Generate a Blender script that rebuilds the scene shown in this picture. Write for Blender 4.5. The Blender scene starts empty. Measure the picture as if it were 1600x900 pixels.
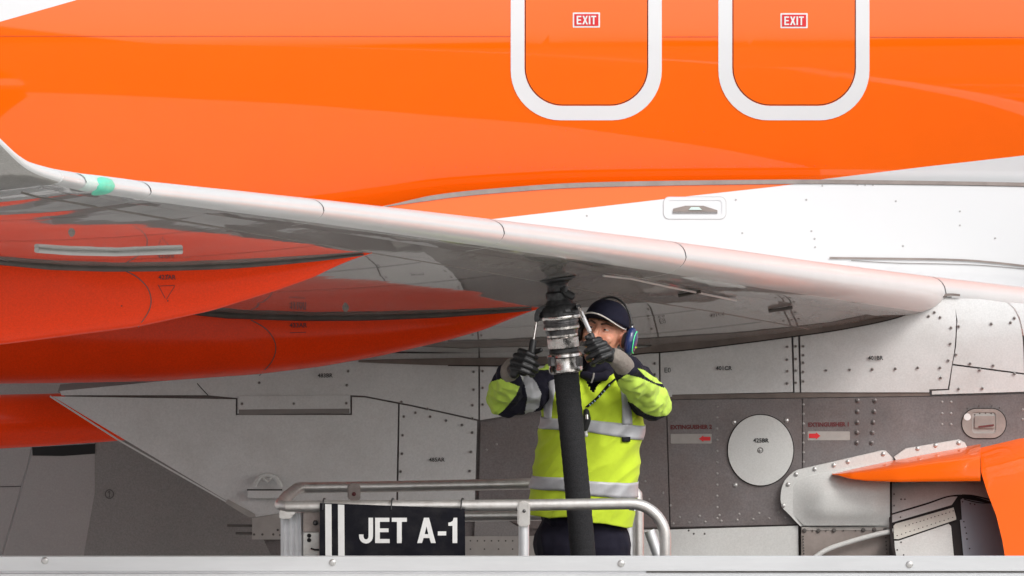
import bpy, bmesh, math, random
from mathutils import Vector, Matrix, noise
random.seed(7)
R = math.radians
SC = bpy.context.scene
COL = SC.collection

# ---------------------------------------------------------------- camera
FPX = 36000.0                       # focal length in pixels of the 1600 px wide photograph
PITCH = R(3.0)
CAMZ = 3.76 + 90 * math.tan(PITCH)
cam_d = bpy.data.cameras.new('camera')
cam = bpy.data.objects.new('camera', cam_d)
COL.objects.link(cam)
cam.location = (0, 0, CAMZ)
cam.rotation_euler = (R(90) - PITCH, 0, 0)
cam_d.sensor_width = 36
cam_d.lens = FPX / 1600 * 36
cam_d.clip_start = 1
cam_d.clip_end = 5000
SC.camera = cam

# ---------------------------------------------------------------- world, sun, exposure
SUN_EL, SUN_AZ = R(40), R(38)       # azimuth measured from the camera side towards the nose (right)
world = bpy.data.worlds.new('World')
SC.world = world
world.use_nodes = True
wn = world.node_tree
wn.nodes.clear()
w_out = wn.nodes.new('ShaderNodeOutputWorld')
w_bg = wn.nodes.new('ShaderNodeBackground')
w_bg.inputs['Strength'].default_value = 0.15
w_sky = wn.nodes.new('ShaderNodeTexSky')
w_sky.sky_type = 'NISHITA'
w_sky.sun_disc = False
w_sky.sun_elevation = SUN_EL
w_sky.sun_rotation = R(180) - SUN_AZ
w_sky.dust_density = 3.0
w_sky.air_density = 1.0
w_hsv = wn.nodes.new('ShaderNodeHueSaturation')
w_hsv.inputs['Saturation'].default_value = 0.22      # thin bright cloud cover
w_hsv.inputs['Value'].default_value = 1.0
wn.links.new(w_sky.outputs[0], w_hsv.inputs['Color'])
wn.links.new(w_hsv.outputs[0], w_bg.inputs[0])
wn.links.new(w_bg.outputs[0], w_out.inputs[0])

sun_d = bpy.data.lights.new('sun', 'SUN')
sun = bpy.data.objects.new('sun', sun_d)
COL.objects.link(sun)
sun_d.energy = 0.75
sun_d.angle = R(14)
sun_d.color = (1, 0.965, 0.92)
sdir = Vector((math.sin(SUN_AZ) * math.cos(SUN_EL), -math.cos(SUN_AZ) * math.cos(SUN_EL), math.sin(SUN_EL)))
sun.rotation_euler = sdir.to_track_quat('Z', 'Y').to_euler()
sun.location = (20, 40, 40)

SC.view_settings.view_transform = 'Standard'
SC.view_settings.look = 'None'
SC.view_settings.gamma = 1
SC.view_settings.exposure = 0.50
SC.view_settings.use_curve_mapping = False
SC.render.engine = 'CYCLES'
SC.cycles.max_bounces = 8

# ---------------------------------------------------------------- helpers
C3, S3 = math.cos(PITCH), math.sin(PITCH)
def W(px, py, Y):
    """place seen at (px, py) of the photograph at distance Y, in metres"""
    u = (px - 800) / FPX; v = -(py - 450) / FPX
    d = Vector((u, C3 + v * S3, -S3 + v * C3))
    t = Y / d.y
    return Vector((d.x * t, Y, CAMZ + d.z * t))

def proj(p):
    """inverse of W"""
    dy = p[1]; dz = p[2] - CAMZ
    f = dy * C3 - dz * S3; up = dy * S3 + dz * C3
    return 800 + p[0] / f * FPX, 450 - up / f * FPX

def lerp_table(tab, x):
    if x <= tab[0][0]: return tab[0][1]
    for (a, b), (c, d) in zip(tab, tab[1:]):
        if x <= c: return b + (d - b) * (x - a) / (c - a)
    return tab[-1][1]

def spl(pts, n=6, closed=False):
    """Catmull-Rom curve through pts"""
    P = [Vector(p) for p in pts]; out = []
    m = len(P)
    rng = range(m if closed else m - 1)
    for i in rng:
        if closed: a, b, c, d = P[(i-1) % m], P[i], P[(i+1) % m], P[(i+2) % m]
        else: a, b, c, d = P[max(i-1, 0)], P[i], P[i+1], P[min(i+2, m-1)]
        for k in range(n):
            t = k / n
            out.append(0.5 * ((2*b) + (c-a)*t + (2*a-5*b+4*c-d)*t*t + (3*b-a-3*c+d)*t**3))
    if not closed: out.append(P[-1])
    return out

def spx(pts, n=6, closed=False):
    return [(p.x, p.y) for p in spl([(x, y, 0) for x, y in pts], n, closed)]

def root(name, loc, label, cat, group=None):
    o = bpy.data.objects.new(name, None)
    COL.objects.link(o); o.location = loc; o.empty_display_size = .3
    o['label'] = label; o['category'] = cat
    if group: o['group'] = group
    return o

def origin_of(parent):
    v = Vector((0, 0, 0))
    while parent is not None:
        v += parent.location; parent = parent.parent
    return v

def obj(name, bm, m, parent=None, smooth=None, kind=None, label=None, loc=None):
    """link one mesh object whose vertices are given in world metres"""
    org = origin_of(parent)
    if loc is not None: org = Vector(loc)
    me = bpy.data.meshes.new(name)
    bmesh.ops.translate(bm, verts=bm.verts, vec=-org)
    if smooth is not None:
        for f in bm.faces: f.smooth = smooth
    bm.to_mesh(me); bm.free()
    for x in (m if isinstance(m, (list, tuple)) else [m]): me.materials.append(x)
    o = bpy.data.objects.new(name, me)
    COL.objects.link(o)
    if parent is not None:
        o.parent = parent
        o.location = org - origin_of(parent)
    else: o.location = org
    if kind: o['kind'] = kind
    if label: o['label'] = label
    return o

def sharpen(bm, ang=R(35)):
    for e in bm.edges:
        if len(e.link_faces) == 2 and e.calc_face_angle(0) > ang: e.smooth = False
    for f in bm.faces: f.smooth = True

def onto(px, py, surf, off=0.0):
    Y = 94.0
    for _ in range(10):
        p = W(px, py, Y)
        Y = surf(p.x, p.z) - off
    return W(px, py, Y)

def drape_bm(outer, surf, off=0.0, th=.006, holes=(), res=26, bm=None):
    """a plate with the given outline lying on a surface, th thick"""
    own = bmesh.new()
    for loop in [outer] + list(holes):
        vs = [own.verts.new((x, y, 0)) for x, y in loop]
        for a, b in zip(vs, vs[1:] + vs[:1]): own.edges.new((a, b))
    bmesh.ops.triangle_fill(own, use_beauty=True, use_dissolve=False, edges=own.edges[:], normal=(0, 0, 1))
    xs = [v.co.x for v in own.verts]; ys = [v.co.y for v in own.verts]
    for ax, lo, hi in ((0, min(xs), max(xs)), (1, min(ys), max(ys))):
        k = math.floor(lo / res) + 1
        while k * res < hi:
            co = [0, 0, 0]; no = [0, 0, 0]; co[ax] = k * res + .013; no[ax] = 1
            bmesh.ops.bisect_plane(own, geom=own.verts[:] + own.edges[:] + own.faces[:], plane_co=co, plane_no=no, dist=1e-4)
            k += 1
    for v in own.verts: v.co = onto(v.co.x, v.co.y, surf, off)
    if th:
        r = bmesh.ops.extrude_face_region(own, geom=own.faces[:], use_keep_orig=True)
        nv = [g for g in r['geom'] if isinstance(g, bmesh.types.BMVert)]
        bmesh.ops.translate(own, verts=nv, vec=(0, th, 0))
    bmesh.ops.recalc_face_normals(own, faces=own.faces[:])
    if not th:
        for f in own.faces:
            if f.normal.y > 0: f.normal_flip()
    sharpen(own)
    return own

def plate(name, outer, surf, m, parent, off=0.0, th=.006, holes=(), res=26, label=None, kind=None):
    return obj(name, drape_bm(outer, surf, off, th, holes, res), m, parent, label=label, kind=kind)

def line_bm(bm, pts, wpx, surf, off=.0015, th=.0012):
    """a thin joint or strip along pts (pixels) of width wpx (number or list)"""
    n = len(pts)
    L = []; Rr = []
    for i, (x, y) in enumerate(pts):
        a = pts[max(i-1, 0)]; b = pts[min(i+1, n-1)]
        dx, dy = b[0]-a[0], b[1]-a[1]; l = math.hypot(dx, dy) or 1
        w = (wpx[i] if isinstance(wpx, (list, tuple)) else wpx) / 2
        L.append(bm.verts.new(onto(x - dy/l*w, y + dx/l*w, surf, off)))
        Rr.append(bm.verts.new(onto(x + dy/l*w, y - dx/l*w, surf, off)))
    for i in range(n-1):
        f = bm.faces.new((L[i], L[i+1], Rr[i+1], Rr[i]))
        f.normal_update()
        if f.normal.y > 0: f.normal_flip()

def dens(pts, step=20):
    out = []
    for a, b in zip(pts, pts[1:]):
        n = max(1, int(math.hypot(b[0]-a[0], b[1]-a[1]) / step))
        for k in range(n): out.append((a[0]+(b[0]-a[0])*k/n, a[1]+(b[1]-a[1])*k/n))
    out.append(pts[-1]); return out

def joint(name, lines, wpx, surf, m, parent, off=.0015, label=None):
    for l in lines:
        bm = bmesh.new(); line_bm(bm, dens(l), wpx, surf, off)
        o = obj(name, bm, m, parent, label=label)
    return o

def dome(bm, p, r, h, seg=8, ax=Vector((0, -1, 0))):
    """low round head at p facing ax"""
    q = ax.to_track_quat('Z', 'Y')
    rings = []
    for rr, hh in ((1, 0), (.92, .55), (.55, .9)):
        rings.append([bm.verts.new(p + q @ Vector((math.cos(2*math.pi*k/seg)*r*rr, math.sin(2*math.pi*k/seg)*r*rr, h*hh))) for k in range(seg)])
    for a, b in zip(rings, rings[1:]):
        for k in range(seg): bm.faces.new((a[k], a[(k+1) % seg], b[(k+1) % seg], b[k])).smooth = True
    bm.faces.new(rings[-1]).smooth = True

def rivets(name, pts, rpx, surf, m, parent, h=.0018, off=0.0, label=None):
    bm = bmesh.new()
    for x, y in pts:
        p = onto(x, y, surf, off)
        dome(bm, p, rpx / FPX * p.y, h)
    return obj(name, bm, m, parent, kind='stuff', label=label)

def along(pts, step):
    out = []; carry = 0
    for a, b in zip(pts, pts[1:]):
        l = math.hypot(b[0]-a[0], b[1]-a[1]); t = carry
        while t < l:
            out.append((a[0]+(b[0]-a[0])*t/l, a[1]+(b[1]-a[1])*t/l)); t += step
        carry = t - l
    return out

def box_bm(bm, lo, hi, bev=0.0):
    lo, hi = Vector(lo), Vector(hi)
    r = bmesh.ops.create_cube(bm, size=1)
    for v in r['verts']: v.co = Vector([(lo[i]+hi[i])/2 + v.co[i]*(hi[i]-lo[i]) for i in range(3)])
    if bev:
        es = list({e for v in r['verts'] for e in v.link_edges})
        bmesh.ops.bevel(bm, geom=es, offset=bev, segments=2, affect='EDGES', profile=.6)

def tube_bm(bm, pts, r, seg=14, caps=True):
    P = [Vector(p) for p in pts]; n = len(P)
    rad = r if isinstance(r, (list, tuple)) else [r] * n
    up = None; rings = []
    for i in range(n):
        t = (P[min(i+1, n-1)] - P[max(i-1, 0)]).normalized()
        if up is None:
            up = Vector((0, 0, 1)) if abs(t.z) < .9 else Vector((0, 1, 0))
        up = (up - t * up.dot(t)).normalized(); s = t.cross(up)
        rings.append([bm.verts.new(P[i] + (up*math.cos(a) + s*math.sin(a)) * rad[i]) for a in [2*math.pi*k/seg for k in range(seg)]])
    for a, b in zip(rings, rings[1:]):
        for k in range(seg): bm.faces.new((a[k], a[(k+1) % seg], b[(k+1) % seg], b[k]))
    if caps:
        bm.faces.new(rings[0][::-1]); bm.faces.new(rings[-1])
    bmesh.ops.recalc_face_normals(bm, faces=bm.faces[:])
    sharpen(bm, R(50))

def tube(name, pts, r, m, parent, seg=14, **k):
    bm = bmesh.new(); tube_bm(bm, pts, r, seg); return obj(name, bm, m, parent, **k)

def lathe_bm(bm, prof, A, B, seg=28, squash=None):
    """prof: (t, r) with t along A->B in 0..1"""
    A, B = Vector(A), Vector(B); ax = (B - A)
    q = ax.normalized().to_track_quat('Z', 'X')
    rings = []
    for t, r in prof:
        rings.append([bm.verts.new(A + ax*t + q @ Vector((math.cos(2*math.pi*k/seg)*r, math.sin(2*math.pi*k/seg)*r, 0))) for k in range(seg)])
    for a, b in zip(rings, rings[1:]):
        for k in range(seg): bm.faces.new((a[k], a[(k+1) % seg], b[(k+1) % seg], b[k]))
    bm.faces.new(rings[0][::-1]); bm.faces.new(rings[-1])
    bmesh.ops.recalc_face_normals(bm, faces=bm.faces[:])
    sharpen(bm, R(30))

def lathe(name, prof, A, B, m, parent, seg=28, **k):
    bm = bmesh.new(); lathe_bm(bm, prof, A, B, seg); return obj(name, bm, m, parent, **k)

def prism_bm(bm, poly, Y0, Y1):
    """outline in pixels at distance Y0, extruded back to Y1 (real thickness)"""
    a = [bm.verts.new(W(x, y, Y0)) for x, y in poly]
    b = [bm.verts.new(W(x, y, Y0) + Vector((0, Y1-Y0, 0))) for x, y in poly]
    bm.faces.new(a); bm.faces.new(b[::-1]); n = len(poly)
    for i in range(n): bm.faces.new((a[i], b[i], b[(i+1) % n], a[(i+1) % n]))
    bmesh.ops.recalc_face_normals(bm, faces=bm.faces[:])

def rrect(x0, y0, x1, y1, r, n=8):
    out = []
    for cx, cy, a0 in ((x1-r, y0+r, -90), (x1-r, y1-r, 0), (x0+r, y1-r, 90), (x0+r, y0+r, 180)):
        for k in range(n+1):
            a = R(a0 + 90*k/n); out.append((cx + r*math.cos(a), cy + r*math.sin(a)))
    return out

def disc(cx, cy, rx, ry=None, n=40):
    ry = ry or rx
    return [(cx + rx*math.cos(2*math.pi*k/n), cy + ry*math.sin(2*math.pi*k/n)) for k in range(n)]

# lettering: bold letters drawn as outlines in a unit box (x right, y up)
def arc(cx, cy, rx, ry, a0, a1, n=10):
    return [(cx + rx*math.cos(R(a0+(a1-a0)*k/n)), cy + ry*math.sin(R(a0+(a1-a0)*k/n))) for k in range(n+1)]
LET = {
 'J': (.50, [[(.34, 1), (.34, .30)] + arc(.25, .27, .09, .13, 0, -180)[1:] + [(.16, .34), (0, .34), (0, .27)] + arc(.25, .27, .25, .29, 180, 360) + [(.50, 1)]], []),
 'E': (.52, [[(0, 0), (.52, 0), (.52, .16), (.17, .16), (.17, .43), (.48, .43), (.48, .58), (.17, .58), (.17, .84), (.51, .84), (.51, 1), (0, 1)]], []),
 'T': (.54, [[(.185, 0), (.355, 0), (.355, .84), (.54, .84), (.54, 1), (0, 1), (0, .84), (.185, .84)]], []),
 'A': (.66, [[(0, 0), (.17, 0), (.225, .2), (.435, .2), (.49, 0), (.66, 0), (.42, 1), (.24, 1)]], [[(.265, .35), (.395, .35), (.33, .66)]]),
 '-': (.30, [[(0, .30), (.30, .30), (.30, .46), (0, .46)]], []),
 '1': (.32, [[(.15, 0), (.32, 0), (.32, 1), (.19, 1), (.16, .88), (.08, .82), (0, .81), (0, .68), (.15, .68)]], []),
 'X': (.62, [[(0, 0), (.19, 0), (.31, .33), (.43, 0), (.62, 0), (.41, .51), (.60, 1), (.42, 1), (.31, .68), (.20, 1), (.02, 1), (.21, .51)]], []),
 'I': (.17, [[(0, 0), (.17, 0), (.17, 1), (0, 1)]], []),
 ' ': (.22, [], []),
}
def bold_text(name, s, x0, y0, x1, y1, surf, m, parent, off=.004, th=.001, gap=.11):
    """letters fill the pixel box (x0 top y0) - (x1 bottom y1)"""
    tot = sum(LET[c][0] + gap for c in s) - gap
    sx = (x1-x0) / tot; sy = y1 - y0
    bm = bmesh.new(); u = 0
    for c in s:
        w, outs, holes = LET[c]
        for o in outs:
            d = drape_bm([(x0+(u+a)*sx, y1-b*sy) for a, b in o], surf, off, th, [[(x0+(u+a)*sx, y1-b*sy) for a, b in h] for h in holes], 60)
            me = bpy.data.meshes.new('t'); d.to_mesh(me); d.free(); bm.from_mesh(me); bpy.data.meshes.remove(me)
        u += w + gap
    return obj(name, bm, m, parent)

def text(name, s, cx, cy, hpx, surf, m, parent, off=.004, bold=0.02, wide=1.0, slope=0.0, flip=False):
    """small stencil lettering on a surface, cap height hpx"""
    cu = bpy.data.curves.new('t', 'FONT'); cu.body = s; cu.size = 1.0; cu.offset = bold
    cu.align_x = 'CENTER'; cu.resolution_u = 2
    o = bpy.data.objects.new('t', cu); COL.objects.link(o)
    dg = bpy.context.evaluated_depsgraph_get()
    me = bpy.data.meshes.new_from_object(o.evaluated_get(dg))
    bm = bmesh.new(); bm.from_mesh(me)
    bpy.data.objects.remove(o); bpy.data.curves.remove(cu); bpy.data.meshes.remove(me)
    k = hpx / .72
    for v in bm.verts:
        dx = v.co.x * k * wide; dy = -(v.co.y * k - hpx/2)
        v.co = onto(cx + dx, cy + dy + dx*slope, surf, off)
    for f in bm.faces:
        f.normal_update()
        if f.normal.y > 0: f.normal_flip()
    return obj(name, bm, m, parent)

# ---------------------------------------------------------------- materials
def mat(name, col, rough=.5, metal=0.0, coat=0.0, coat_rough=.05, var=.06, scale=3.0, bump=0.0, bscale=30.0,
        spec=.5, sheen=0.0, dirt=None, dirt_amt=.5, dirt_scale=2.0, rvar=.0, stretch=None, emit=None, ior=None, grain=0.0, gscale=150.0):
    m = bpy.data.materials.new(name); m.use_nodes = True
    nt = m.node_tree; b = nt.nodes['Principled BSDF']; N = nt.nodes.new; L = nt.links.new
    b.inputs['Roughness'].default_value = rough
    b.inputs['Metallic'].default_value = metal
    b.inputs['Coat Weight'].default_value = coat
    b.inputs['Coat Roughness'].default_value = coat_rough
    b.inputs['Specular IOR Level'].default_value = spec
    if ior: b.inputs['IOR'].default_value = ior
    if sheen: b.inputs['Sheen Weight'].default_value = sheen
    tc = N('ShaderNodeTexCoord'); src = tc.outputs['Object']
    if stretch:
        mp = N('ShaderNodeMapping'); mp.inputs['Scale'].default_value = stretch
        L(src, mp.inputs['Vector']); src = mp.outputs[0]
    n1 = N('ShaderNodeTexNoise'); n1.inputs['Scale'].default_value = scale; n1.inputs['Detail'].default_value = 6
    n1.inputs['Roughness'].default_value = .65
    L(src, n1.inputs['Vector'])
    mr = N('ShaderNodeMapRange'); mr.inputs['From Min'].default_value = .25; mr.inputs['From Max'].default_value = .75
    mr.inputs['To Min'].default_value = 1 - var; mr.inputs['To Max'].default_value = 1 + var
    L(n1.outputs['Fac'], mr.inputs['Value'])
    mx = N('ShaderNodeMix'); mx.data_type = 'RGBA'; mx.blend_type = 'MULTIPLY'; mx.inputs['Factor'].default_value = 1
    mx.inputs['A'].default_value = (*col, 1)
    L(mr.outputs[0], mx.inputs['B'])
    outc = mx.outputs['Result']
    m['colour_mix'] = mx.name
    if dirt:
        n2 = N('ShaderNodeTexNoise'); n2.inputs['Scale'].default_value = dirt_scale; n2.inputs['Detail'].default_value = 8
        n2.inputs['Roughness'].default_value = .7
        L(src, n2.inputs['Vector'])
        cr = N('ShaderNodeMapRange'); cr.inputs['From Min'].default_value = .45; cr.inputs['From Max'].default_value = .72
        cr.inputs['To Max'].default_value = dirt_amt
        L(n2.outputs['Fac'], cr.inputs['Value'])
        m2 = N('ShaderNodeMix'); m2.data_type = 'RGBA'; m2.inputs['B'].default_value = (*dirt, 1)
        L(cr.outputs[0], m2.inputs['Factor']); L(outc, m2.inputs['A'])
        outc = m2.outputs['Result']
    if grain:                     # fine mottle of dust and orange peel
        ng = N('ShaderNodeTexNoise'); ng.inputs['Scale'].default_value = gscale; ng.inputs['Detail'].default_value = 3
        L(tc.outputs['Object'], ng.inputs['Vector'])
        gr = N('ShaderNodeMapRange'); gr.inputs['From Min'].default_value = .3; gr.inputs['From Max'].default_value = .7
        gr.inputs['To Min'].default_value = 1 - grain; gr.inputs['To Max'].default_value = 1 + grain
        L(ng.outputs['Fac'], gr.inputs['Value'])
        m3 = N('ShaderNodeMix'); m3.data_type = 'RGBA'; m3.blend_type = 'MULTIPLY'; m3.inputs['Factor'].default_value = 1
        L(outc, m3.inputs['A']); L(gr.outputs[0], m3.inputs['B']); outc = m3.outputs['Result']
    L(outc, b.inputs['Base Color'])
    if rvar:
        mr2 = N('ShaderNodeMapRange'); mr2.inputs['From Min'].default_value = .3; mr2.inputs['From Max'].default_value = .7
        mr2.inputs['To Min'].default_value = max(0, rough - rvar); mr2.inputs['To Max'].default_value = rough + rvar
        L(n1.outputs['Fac'], mr2.inputs['Value']); L(mr2.outputs[0], b.inputs['Roughness'])
    if bump:
        n3 = N('ShaderNodeTexNoise'); n3.inputs['Scale'].default_value = bscale; n3.inputs['Detail'].default_value = 4
        L(src, n3.inputs['Vector'])
        bp = N('ShaderNodeBump'); bp.inputs['Strength'].default_value = 1; bp.inputs['Distance'].default_value = bump
        L(n3.outputs['Fac'], bp.inputs['Height']); L(bp.outputs[0], b.inputs['Normal'])
        if coat: L(bp.outputs[0], b.inputs['Coat Normal'])
    return m

ORANGE = (.90, .126, .003)
WHITE = (.68, .685, .695)
M = {}
M['orange'] = mat('orange_paint', ORANGE, .42, coat=.9, coat_rough=.05, var=.03, spec=.08)
M['red_orange'] = mat('orange_paint_fairing', (.95, .052, .005), .5, coat=.35, coat_rough=.15, var=.06, dirt=(.5, .035, .008), dirt_amt=.35, dirt_scale=1.5, spec=.05, grain=0.07)
M['white'] = mat('white_paint', WHITE, .4, coat=.5, coat_rough=.08, var=.015, spec=.1)
M['slat'] = mat('bare_leading_edge', (.62, .62, .62), .38, spec=.3, coat=.4, coat_rough=.12, var=.03, scale=2, dirt=(.5, .48, .45), dirt_amt=.12, dirt_scale=3, grain=0.02)
M['wing'] = mat('grey_wing_paint', (.36, .345, .325), .42, spec=.2, coat=1, coat_rough=.03, var=.16, scale=1.8, dirt=(.12, .11, .10), dirt_amt=.65, dirt_scale=1.9, bump=.0030, bscale=2.1, stretch=(1, .35, 1), grain=0.14)
M['pylon'] = mat('light_grey_paint', (.62, .615, .61), .5, spec=.2, coat=.25, coat_rough=.2, var=.06, scale=2.5, dirt=(.30, .27, .24), dirt_amt=.30, dirt_scale=2.2, grain=0.06)
M['panel_light'] = mat('pale_grey_paint', (.60, .60, .585), .45, spec=.2, coat=.25, coat_rough=.15, var=.04, scale=4, dirt=(.38, .35, .32), dirt_amt=.2, dirt_scale=5, grain=0.06)
M['titan'] = mat('dull_titanium', (.185, .165, .165), .42, metal=.35, var=.28, scale=2.4, dirt=(.15, .085, .065), dirt_amt=.45, dirt_scale=2.5, rvar=.12, grain=0.15)
M['belly'] = mat('belly_grey', (.24, .22, .215), .5, coat=.3, coat_rough=.2, var=.10, scale=1.5, dirt=(.15, .17, .17), dirt_amt=.3, grain=0.14)
M['belly2'] = mat('belly_grey_lighter', (.35, .32, .315), .5, coat=.3, coat_rough=.2, var=.08, scale=1.5, grain=0.07)
M['gap'] = mat('joint_shadow_sealant', (.035, .03, .03), .8, spec=.1, var=.2)
M['gap_soft'] = mat('grey_sealant_line', (.22, .20, .19), .8, var=.2)
M['lapline'] = mat('orange_lap_line', (.55, .06, .01), .6, var=.1)
M['seal'] = mat('grey_rubber_seal', (.27, .23, .21), .7, var=.2, scale=12, bump=.001, bscale=40)
M['seal_dark'] = mat('dark_rubber_seal', (.095, .082, .075), .7, var=.3, scale=12, bump=.001, bscale=40)
M['seal_shade_brown'] = mat('brown_seal_and_shade', (.15, .12, .105), .65, var=.35, scale=9, bump=.001, bscale=30)
M['rivet'] = mat('rivet_grey', (.30, .28, .27), .5, metal=.3, var=.3)
M['rivet_dark'] = mat('rivet_dark', (.09, .08, .075), .6, metal=.2, var=.3)
M['rivet_orange'] = mat('rivet_orange', (.75, .09, .008), .6, var=.1)
M['screw'] = mat('bright_screw', (.55, .54, .53), .35, metal=.7, var=.2)
M['ink'] = mat('black_stencil', (.03, .03, .03), .6, var=.1)
M['red'] = mat('red_print', (.62, .015, .02), .5, var=.06)
M['white_print'] = mat('white_print', (.72, .72, .71), .5, var=.04, scale=20, dirt=(.45, .43, .41), dirt_amt=.35, dirt_scale=12)
M['darkred'] = mat('maroon_print', (.12, .02, .022), .6, var=.1)
M['tan'] = mat('faded_grey_sticker', (.34, .315, .295), .55, var=.12, scale=20)
M['slot'] = mat('slot_black', (.012, .011, .012), .8, var=.1)
M['alu'] = mat('anodised_aluminium', (.62, .60, .58), .38, metal=.75, var=.10, scale=25, dirt=(.36, .31, .28), dirt_amt=.5, dirt_scale=14, bump=.0004, bscale=120)
M['alu_clean'] = mat('brushed_aluminium', (.66, .665, .68), .42, metal=.55, var=.05, scale=12, dirt=(.45, .45, .46), dirt_amt=.3, dirt_scale=5, stretch=(.25, 1, 2))
M['alu_dirty'] = mat('grimy_aluminium', (.34, .29, .27), .55, metal=.45, var=.25, scale=30)
M['steel'] = mat('polished_steel', (.60, .57, .55), .24, metal=1, var=.25, scale=40, dirt=(.12, .09, .08), dirt_amt=.7, dirt_scale=30, rvar=.12)
M['dark_metal'] = mat('worn_dark_metal', (.075, .072, .075), .38, metal=.6, var=.4, scale=45, dirt=(.28, .27, .27), dirt_amt=.5, dirt_scale=40)
M['black_metal'] = mat('black_anodised', (.022, .022, .024), .42, metal=.3, var=.4, scale=50, dirt=(.12, .12, .12), dirt_amt=.4, dirt_scale=60)
M['rubber'] = mat('black_hose_rubber', (.024, .024, .026), .85, spec=.2, var=.7, scale=240, bump=.0012, bscale=330)
M['plastic'] = mat('black_plastic', (.02, .02, .021), .45, var=.2, scale=60)
M['sign_black'] = mat('sign_black', (.006, .006, .010), .55, spec=.12, var=.3, scale=20, dirt=(.035, .033, .032), dirt_amt=.5, dirt_scale=9)
M['concrete'] = mat('apron_concrete', (.60, .59, .56), .85, var=.14, scale=.15, dirt=(.38, .37, .35), dirt_amt=.4, dirt_scale=.08, bump=.004, bscale=60, grain=0)
M['asphalt'] = mat('taxiway_asphalt', (.055, .055, .055), .9, var=.2, scale=.3, bump=.006, bscale=60)
M['grass'] = mat('airfield_grass', (.055, .075, .028), .95, var=.3, scale=.1)
M['tree'] = mat('far_trees', (.045, .06, .03), .95, var=.4, scale=.3)
M['kerb'] = mat('white_line_paint', (.75, .75, .72), .7, var=.1, scale=2)
M['navlens'] = mat('green_lens', (.13, .66, .46), .45, spec=.2, coat=.25, coat_rough=.15, var=.10, scale=30)
M['clearlens'] = mat('clear_lens_cover', (.58, .70, .66), .4, spec=.3, coat=.25, coat_rough=.15, var=.05, scale=30)
# ---------------------------------------------------------------- ground and far surroundings
def sheet(name, pts, z, m, kind='structure', sub=1):
    bm = bmesh.new(); bm.faces.new([bm.verts.new((x, y, z)) for x, y in pts])
    return obj(name, bm, m, None, kind=kind)
sheet('ground', [(-3000, -1500), (3000, -1500), (3000, 3000), (-3000, 3000)], -.012, M['grass'])
sheet('taxiway', [(-3000, -20), (3000, -75), (3000, 72), (-3000, 64)], -.006, M['asphalt'])
sheet('apron', [(-300, 60), (0.6, 62), (2.0, 76), (6, 84), (300, 86), (300, 190), (-300, 190)], 0.0, M['concrete'])
bm = bmesh.new()
for j in range(26):                              # saw cut joints between the apron slabs
    x = -90 + j * 7.5
    y0 = 64 if x < 0 else 88
    vs = [bm.verts.new(p) for p in ((x, y0, .004), (x + .02, y0, .004), (x + .02, 180, .004), (x, 180, .004))]
    bm.faces.new(vs)
for j in range(14):
    y = 90 + j * 7.5
    vs = [bm.verts.new(p) for p in ((-90, y, .008), (98, y, .008), (98, y + .02, .008), (-90, y + .02, .008))]
    bm.faces.new(vs)
obj('apron_joints', bm, M['gap'], None, kind='structure')

# a wood behind the photographer: it shows in the gloss of the fuselage
bm = bmesh.new(); rr = random.Random(3)
for j in range(420):
    x = -700 + 1400 * rr.random(); y = -330 - 60 * rr.random(); h = 9 + 8 * rr.random()
    r = bmesh.ops.create_icosphere(bm, subdivisions=1, radius=1)
    for v in r['verts']:
        k = 1 + .35 * noise.noise(v.co * 2.1 + Vector((j, 0, 0)))
        v.co = Vector((x + v.co.x * 7 * k, y + v.co.y * 6 * k, h * .5 + v.co.z * h * .55 * k))
obj('far_wood', bm, M['tree'], None, kind='stuff', smooth=True)

# ================================================================ AIRLINER
plane = root('airliner', (0, 100, 0), 'orange and white airliner parked on the apron with its grey wing above the refueller', 'airliner')
ZC = W(800, 86, 98).z; RF = 2.0
def fusY(x, z):
    d = z - ZC
    return 100 - math.sqrt(max(RF*RF - d*d, .02))

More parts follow.
